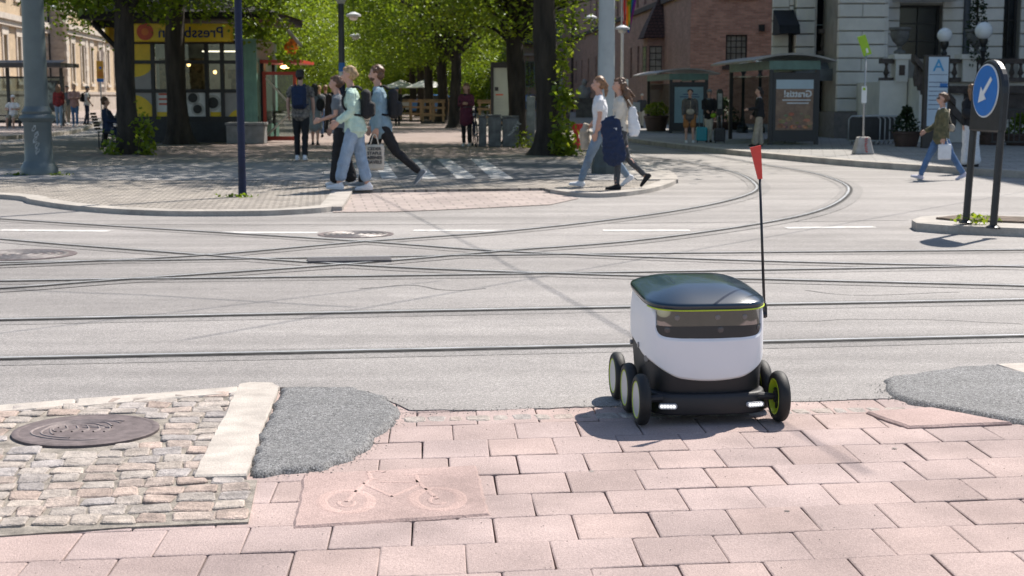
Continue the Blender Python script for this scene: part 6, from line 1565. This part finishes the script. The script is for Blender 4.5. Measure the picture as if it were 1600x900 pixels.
        m1 = (J['L'][1]+J['R'][1])/2; m1.y = 0; loft(b, [P+S*.12, P, P.lerp(m1,.5), m1], [(.15,.11),(.175,.135),(.20,.17),(.215,.19)], 18); fuse(b, 'skirt', C[col], t, vox, .03)
    # shoes
    for c in 'LR':
        h0,k_,a_,f,s = J[c]; F = lambda x, z, a=f: a_+Vector((x*cos(a)+z*sin(a), 0, z*cos(a)-x*sin(a)))
        b = MB(); loft(b, [F(-.055,-.048),F(.02,-.045),F(.10,-.055),F(.17,-.062)], [(.038,.040),(.042,.042),(.046,.032),(.036,.022)]); loft(b, [F(-.015,-.03),F(-.01,.01)], [(.04,.045),(.038,.042)])
        so_ = fuse(b, 'shoe', C[shoe], t, min(vox,.010) if vox<.015 else vox, sm=2)
        b = MB(); loft(b, [F(-.062,-.078),F(.06,-.078),F(.175,-.078)], [(.038,.010),(.044,.010),(.036,.010)]); b.build('sole', C['white'] if shoe != 'black' else C['black'], so_, True)
    W = Matrix.Translation(t.location) @ Matrix.Rotation(face,4,'Z') @ Matrix.Scale(h/1.75,4)
    return dict(t=t, W=W, P=P, S=S, A=A, J=J, H=H, hm=hm, s=h/1.75)
def world_thing(name, label, cat, d, pos, rot=0, group=None):
    t = thing(name, label, cat, (0,0,0), 0, group); t.matrix_world = d['W'] @ Matrix.Translation(pos) @ Matrix.Rotation(rot,4,'Y'); return t
def backpack(d, col, label, big=1.0):
    P, S = d['P'], d['S']; t = world_thing('backpack', label, 'backpack', d, P+S*.30+Vector((-.13,0,0)), 0)
    b = MB(); b.bbox(-.13*big,.0,-.145,.145,-.22*big,.20,.045); b.bbox(-.19*big,-.10,-.11,.11,-.19,.02,.03); fuse(b, 'bag', C[col], t, .012, .02)
    for s in (1,-1): b = MB(); b.tube(smooth_line([(0,s*.07,.19),(.06,s*.09,.235),(.17,s*.10,.20),(.255,s*.105,.08),(.24,s*.12,-.06),(.12,s*.15,-.15),(-.0,s*.12,-.17)],3), .018, 8); b.build('strap', C[col], t, True)
    return t
def tote(d, w, hh, col, label, hand='L', off=(0,0,0), text=False, name='tote_bag'):
    sh,e,wr,hd,s = d['A'][hand]; p = wr+hd*.09+Vector(off); t = world_thing(name, label, 'bag', d, p)
    b = MB(); b.bbox(-w/2,w/2,-.035,.035,-hh-.14,-.14,.02); o = fuse(b, 'bag', C[col], t, .012, .015)
    for sy in (.02,-.02): b = MB(); b.tube(smooth_line([(-w*.22,sy,-.15),(-w*.1,sy*.5,-.03),(0,0,.0),(w*.1,sy*.5,-.03),(w*.22,sy,-.15)],3), .008, 6); b.build('handle', C[col], t, True)
    if text:
        R = random.Random(2)
        b = MB(); 
        for k, wd in enumerate(('CEDER','STAPLE','ABENES','RAVELS')):
            text_mesh(b, wd, .062, Matrix.Translation((0,.045*(1 if True else 1),-.20-.062*k)) @ Matrix.Rotation(pi,4,'Z') @ Matrix.Rotation(pi/2,4,'X'), .003, .002)
        b.build('print', C['dgrey'], o)
    return t
PI = pi
# trio crossing at the centre
d = person(556,298,PI*1.0,1.725,'woman in mint shirt and cropped pale jeans walking left with a blonde bun', dict(lean=.10,thL=.30,knL=.05,ftL=-.05,thR=-.16,knR=.06,ftR=.05,shL=-.08,elL=.95,shR=.1,elR=.8,head=.05),
   ('long','mint',-.10,.03),('crop','denim'),'white',('bun','blonde'),vox=.011)
backpack(d,'black','black backpack on the woman in the mint shirt')
b = MB(); b.T = d['W']; 
d = person(534,290,PI*1.0,1.60,'woman in grey blue vest and wide black trousers, half hidden by the mint shirt', dict(lean=.10,thL=.12,knL=.05,ftL=0,thR=-.12,knR=.1,ftR=.1,shL=.05,elL=1.2,shR=.0,elR=.5,head=.05),
   ('tee','grey',-.08,.02),('wide','black'),'white',('bun','brown'),vox=.012)
d = person(597,293,PI*1.0,1.80,'bearded man in denim shirt and black jeans striding left', dict(lean=.08,thL=-.54,knL=.32,ftL=.85,thR=.42,knR=.1,ftR=-.1,shL=-.05,elL=.15,shR=.1,elR=.3,head=.0),
   ('long','jacketd',-.12,.02),('jeans','black'),'grey',('curly','brown'),vox=.011)
backpack(d,'black','black backpack on the bearded man in the denim shirt')
b = MB(); b.T = Matrix.Translation((0,0,0)); b = MB(); b.T = Matrix.Translation(d['H']); b.ball((.035,0,-.062),(.058,.058,.042),14,8); o = fuse(b,'beard',HB['brown'],d['t'],.011,.01,TX2)
tote(d,.27,.36,'cream','cream printed tote bag in the hand of the man in denim','L',(0.02,.02,0),True)
# man seen from behind and people up the promenade
d = person(471,251,PI*.5,1.83,'man from behind in dark floral shirt and black jeans, walking up the promenade', dict(lean=.04,thL=.10,knL=.1,thR=-.06,knR=.1,ftR=.1,ftL=0,shL=.0,elL=.12,shR=.05,elR=.15,abL=.2,abR=.2),('tee','floral',-.10,.02),('jeans','black'),'white',('short','dark'),vox=.013)
backpack(d,'navy','navy backpack on the man in the floral shirt',1.1)
def tiny_bag(d, col, label, off=(-.1,-.2,.1), r=(.09,.14,.16)):
    t = world_thing('shoulder_bag', label, 'bag', d, d['P']+Vector(off)); b = MB(); b.ball((0,0,0), r, 14, 10); fuse(b,'bag',C[col],t,.014,.01)
    b = MB(); b.tube([(0,0,r[2]*.8),(.05,-off[1]*.5,.25),(.02,-off[1]*1.2,.36)], .012, 6); b.build('strap', C[col], t, True)
d = person(493,227,PI*.5,1.62,'woman from behind in a grey skirt with a dark shoulder bag', dict(thL=.1,thR=-.12,knR=.15,ftR=.2),('long','grey',-.02),('skirt','skirt'),'black',('long','dark'),vox=.018)
tiny_bag(d,'black','dark bag on the shoulder of the woman in the grey skirt',(-.1,-.18,.22),(.10,.13,.19))
for i, (px, py, hh, c1, c2, hr, lab) in enumerate(((509,208,1.66,'black','black',('short','ginger'),'person in black walking away, left of the far group'),(521,204,1.7,'black','black',('short','greyh'),'grey haired person in black in the middle of the far group'),(530,201,1.72,'dgrey','black',('short','dark'),'dark haired person in dark grey at the right of the far group'),(500,215,1.6,'grey','blue',('bun','blonde'),'blonde person just right of the woman in the grey skirt'))):
    person(px,py,PI*(.45+.05*i),hh,lab,dict(thL=.12*(-1)**i,thR=-.1*(-1)**i),('long',c1),('jeans',c2),'black',hr,vox=.02)
d = person(621,196,-PI*.5,1.70,'person with a bright blue cap behind the bearded man', dict(shL=.5,shR=.5,elL=.6,elR=.6),('long','black'),('jeans','black'),'black',('cap','blue'),vox=.018)
# woman with bicycle
d = person(729,228,-PI*.52,1.64,'woman in a maroon coat standing over her phone beside a bicycle', dict(thL=.06,thR=-.03,knL=.05,knR=.05,ftR=0,ftL=0,shL=.35,elL=1.4,shR=.35,elR=1.4,inL=.5,inR=.5,head=.25),('long','black'),('jeans','black'),'white',('long','ginger'),layer=('maroon',-.30),vox=.016)
g = G(741,229,zp); t = thing('bicycle','dark bicycle facing the camera beside the woman in maroon','bicycle',(g.x,g.y,zp),-PI*.5+.12)
for xx, nm in ((.52,'f'),(-.52,'r')):
    m = MB(); R_ = .33
    m.tube([(xx+R_*cos(a*pi/16),0,.34+R_*sin(a*pi/16)) for a in range(33)], .016, 8); w = m.build('wheel', M_tyre, t, True)
    m = MB(); 
    for a in range(12): m.tube([(xx,0,.34),(xx+.31*cos(a*pi/6),0,.34+.31*sin(a*pi/6))], .002, 4)
    m.tube([(xx,-.04,.34),(xx,.04,.34)], .02, 8); m.build('spokes', MATS['galvanised'], w)
m = MB()
for a, b_, r in (((-.52,0,.34),(-.05,0,.3),.012),((-.05,0,.3),(-.2,0,.8),.016),((-.05,0,.3),(.32,0,.72),.018),((-.18,0,.74),(.34,0,.82),.016),((.36,0,.95),(.3,0,.66),.018),((.31,0,.68),(.52,.05,.34),.012),((.31,0,.68),(.52,-.05,.34),.012),((-.52,0,.34),(-.2,0,.76),.01)): m.tube([a,b_], r, 8)
m.build('frame', M_navyp, t, True); m = MB(); m.tube([(.36,0,.95),(.34,0,1.02)], .016, 8); m.tube([(.22,-.3,1.03),(.34,-.18,1.05),(.36,0,1.03),(.34,.18,1.05),(.22,.3,1.03)], .012, 8); m.build('handlebar', M_black, t, True)
m = MB(); loft(m, [(-.32,0,.9),(-.2,0,.92),(-.06,0,.91)], [(.08,.03),(.06,.025),(.02,.02)]); m.build('saddle', M_black, t, True); m = MB(); m.tube([(-.2,0,.8),(-.21,0,.89)], .013, 8); m.build('seat_post', MATS['galvanised'], t)
m = MB(); m.tube([(-.05,-.1,.3),(-.05,.1,.3)], .012, 8); m.box(-.1,0,.1,.18,.13,.15); m.box(-.1,.0,-.18,-.1,.45,.47); m.tube([(-.05,.1,.3),(-.05,.11,.14)], .01, 6); m.tube([(-.05,-.1,.3),(-.05,-.11,.46)], .01, 6); m.build('pedals', M_black, t)
# two women walking left of the pale post
d = person(938,291,PI*1.0,1.64,'woman in white t-shirt and grey blue jeans walking left', dict(lean=.05,thL=.42,knL=.08,ftL=-.1,thR=-.45,knR=.2,ftR=.6,shL=.02,elL=.2,shR=.0,elR=.75,head=0),('tee','white',-.02,.0),('jeans','jeansg'),'white',('pony','ginger'),vox=.011)
sh,e,w,hd,s = d['A']['R']; t = world_thing('folded_jacket','beige jacket held before the woman in the white t-shirt','jacket',d,w+Vector((.03,.06,-.05)))
b = MB(); b.tube(smooth_line([(.0,0,.12),(.03,0,0),(.02,0,-.16),(.0,0,-.28)],3), [.05]*3+[.085]*4+[.08]*3, 12); fuse(b,'cloth',C['beige'],t,.014,.04)
d = person(969,296,PI*1.0,1.56,'woman with long wavy brown hair and cream top walking left', dict(lean=.03,thL=.10,knL=.05,ftL=0,thR=-.25,knR=.55,ftR=.85,shL=.15,elL=.9,shR=.2,elR=.4),('long','cream',-.02,.0),('tights','dgrey'),'black',('wavy','brown'),vox=.011)
sh,e,w,hd,s = d['A']['L']; t = world_thing('draped_coat','dark navy coat draped over the arm of the curly haired woman','coat',d,e.lerp(w,.5))
b = MB(); loft(b,[(.02,0,.04),(.0,.01,-.12),(-.03,.02,-.36),(-.06,.02,-.56),(-.10,.02,-.66)],[(.07,.14),(.085,.16),(.09,.18),(.08,.19),(.05,.12)],16); fuse(b,'cloth',C['navy'],t,.012,.07); b = MB(); b.box(-.08,-.03,.075,.095,-.13,-.10); b.build('label_tag', C['white'], t)
t = world_thing('tote_bag','off white tote bag hanging behind the curly haired woman','bag',d,d['P']+Vector((-.20,.12,.12))); b = MB(); loft(b,[(.02,0,.24),(.02,0,.1),(0,0,-.1),(.0,0,-.2)],[(.025,.05),(.04,.08),(.05,.10),(.04,.08)],14); fuse(b,'bag',C['white'],t,.012,.04); b = MB(); b.tube([(.02,0,.24),(.1,.04,.36)], .012, 6); b.build('strap', C['cream'], t)
# people on the right
d = person(1468,281,PI*1.0,1.47,'person in camouflage jacket and blue jeans striding left by the totem', dict(lean=-.02,thL=-.48,knL=.12,ftL=.35,thR=.48,knR=.1,ftR=-.25,shL=-.05,elL=.15,shR=.2,elR=.8,head=-.05),('tee','white',-.02,.0),('jeans','blue'),'lilac',('bun','brown'),layer=('camo',-.10),z0=.0,vox=.012)
b = MB(); b.T = Matrix.Translation(d['H']); b.box(.07,.095,-.06,.06,-.005,.025); b.build('sunglasses', M_black, d['t'])
tote(d,.26,.30,'white','white carrier bag held low by the person in the camouflage jacket','L',(-.04,-.02,.10),name='carrier_bag')
tiny_bag(d,'beige','small beige shoulder bag behind the camouflage jacket',(-.17,.1,.14),(.07,.04,.08))
d = person(1515,261,PI*.55,1.44,'blonde woman from behind in black top and white dotted wide trousers', dict(thL=.05,thR=-.05,ftR=0),('long','black',-.05,.02),('wide','dots'),'black',('long','ginger'),z0=zr,vox=.014)
tiny_bag(d,'black','black bag at the side of the blonde woman in dotted trousers',(-.12,.16,.2),(.09,.12,.11))
d = person(1077,223,-PI*.5,1.42,'person in plaid jacket and rust shorts waiting before the teal poster', dict(thL=.12,thR=-.02,knL=.0,knR=0,ftR=0,shL=.05,shR=.05,elL=.3,elR=.3,abL=.15,abR=.15,sp=.11),('long','black'),('shorts','orange'),'white',('curly','dark'),layer=('plaid',-.16),z0=zr,vox=.015)
tiny_bag(d,'beige','pale bag across the belly of the person in rust shorts',(.16,0,.08),(.05,.15,.10))
d = person(1107,222,-PI*.5,1.42,'person in black jacket and pale trousers with a grey cap between two suitcases', dict(thL=.1,thR=-.05,ftR=0,shL=.1,shR=.1,elL=1.0,elR=1.0,inL=.4,inR=.4,sp=.06),('long','grey'),('jeans','cream'),'black',('cap','grey'),layer=('black',-.10),z0=zr,vox=.015)
t = thing('green_pouch','small lime green pouch held by the person in the grey cap','bag',tuple(d['W'] @ (d['P']+Vector((.2,.12,-.05))))); b = MB(); b.ball((0,0,0),(.075,.05,.07)); b.build('bag', MATS['lime panel'], t, True); b = MB(); b.tube([(0,0,.06),(0,.03,.12)], .008, 6); b.build('strap', M_black, t)
def suitcase(px, py, col, lab, hh):
    g = G(px,py,zr); t = thing('suitcase', lab, 'suitcase', (g.x,g.y,zr)); m = MB(); m.bbox(-.15,.15,-.1,.1,.04,.04+hh,.03)
    m.build('shell', col, t)
    for k in (-.08,0,.08): m = MB(); m.box(k-.008,k+.008,-.106,-.1005,.09,hh-.02); m.build('rib', col, t)
    m = MB(); m.tube([(-.06,.05,hh+.03),(-.06,.05,hh+.36),(.06,.05,hh+.36),(.06,.05,hh+.03)], .011, 6); m.build('handle', MATS['galvanised'], t, True)
    for sx in (-1,1): m = MB(); m.lathe([(.03,-.012),(.03,.012)],(sx*.12,-.07,.03),10,'x'); m.build('wheel', M_black, t)
suitcase(1096,222.5,mat('turquoise shell',(.01,.33,.40),.4,.08,4),'turquoise suitcase beside the person in rust shorts',.38)
suitcase(1124,223.5,mat('black shell',(.012,.014,.02),.4,.1,4),'black suitcase standing by the timetable stand',.36)
d = person(1186,229,PI*.98,1.45,'person in black jacket and beige wide trousers leaning inside the nearer shelter', dict(thL=.2,thR=-.05,knR=.0,ftR=0,shL=.3,elL=1.1,shR=.1,elR=.5),('long','white'),('wide','beige'),'black',('pony','dark'),layer=('black',-.05),z0=zr,vox=.015)
d = person(1003,200,-PI*.6,1.32,'small figure in cream trousers with a pale cap left of the farther shelter', dict(),('long','dgrey'),('jeans','cream'),'black',('cap','cream'),z0=zr,vox=.02)
# people by the left shelter
d = person(22,200,-PI*.5,1.70,'man in pale shirt and white hat sitting before the left shelter', dict(lean=.0,thL=1.35,thR=1.35,knL=1.3,knR=1.3,ftL=0,ftR=0,shL=.5,shR=.5,elL=1.2,elR=1.2,abL=.3,abR=.3,inL=.6,inR=.6,sp=.13),('tee','white',-.05,.03),('shorts','beige'),'black',('cap','white'),seat=.5,z0=.13,vox=.018)
d = person(93,198,PI*.55,1.66,'woman with ginger hair, red check top and jeans beside the left shelter', dict(thL=.05,thR=-.05),('long','redp',-.05,.02),('jeans','denim'),'white',('long','ginger'),z0=.13,vox=.018)
tote(d,.28,.34,'cream','cream tote bag of the ginger haired woman by the left shelter','R',(0,-.05,.25))
d = person(118,198,-PI*.45,1.68,'man in pink shirt and jeans facing the ginger haired woman', dict(thL=.08,thR=-.04,shL=.4,shR=.4,elL=1.3,elR=1.3,inL=.5,inR=.5),('long','pink',-.08,.03),('jeans','blue'),'white',('short','blonde'),z0=.13,vox=.018)
d = person(107,195,-PI*.5,1.66,'dark haired person half hidden behind the man in the pink shirt', dict(),('long','grey'),('jeans','beige'),'white',('short','dark'),z0=.13,vox=.02)
d = person(137,195,PI*.05,1.66,'man in pale shirt and cap with a dark backpack standing right of the couple', dict(thL=.04,thR=-.04,ftR=0),('tee','white',-.05,.02),('jeans','navy'),'black',('cap','grey'),z0=.13,vox=.018)
backpack(d,'black','dark backpack on the man with cap by the left shelter')
# seated pair by the left trunk
def bench_chair(px, Y, lab, rz):
    t = thing('slatted_chair', lab, 'chair', (X(px,Y),Y,zp), rz); m = MB()
    for k in range(5): m.box(-.22+k*.09,-.22+k*.09+.07,-.24,.24,.42,.44)
    m.build('seat', M_dark, t); m = MB()
    for k in range(6): m.box(-.27-.02*k,-.25-.02*k,-.24,.24,.48+k*.075,.535+k*.075)
    m.build('backrest', M_dark, t)
    for sx in (-.2,.18):
        for sy in (-.2,.2): m = MB(); m.box(sx,sx+.03,sy,sy+.03,0,.419); m.build('leg', M_dark, t)
bench_chair(172,37.6,'dark slatted chair left of the nearest left trunk',0)
x_ = X(173,37.6)
d = person(0,0,0,1.70,'person with curly brown hair in navy sitting at the left of the near trunk', dict(lean=-.12,thL=1.25,thR=1.2,knL=.35,knR=.6,ftL=-.8,ftR=-.6,shL=.5,shR=.4,elL=1.1,elR=1.0,inL=.4,inR=.4,turn=.3),('long','navy',-.05,.02),('jeans','navy'),'grey',('curly','brown'),seat=.52,vox=.014,xy=(x_-.0,37.6))
x_ = X(193,39); 
bench_chair(193,39.0,'dark slatted chair behind the nearest left trunk',PI)
d = person(0,0,PI,1.66,'person sitting opposite, mostly hidden behind the near left trunk', dict(lean=-.05,thL=1.4,thR=1.4,knL=1.2,knR=1.2,ftL=0,ftR=0,shL=.5,shR=.5,elL=1.1,elR=1.1),('long','plaid'),('jeans','black'),'black',('short','dark'),seat=.52,vox=.016,xy=(x_,39.0))
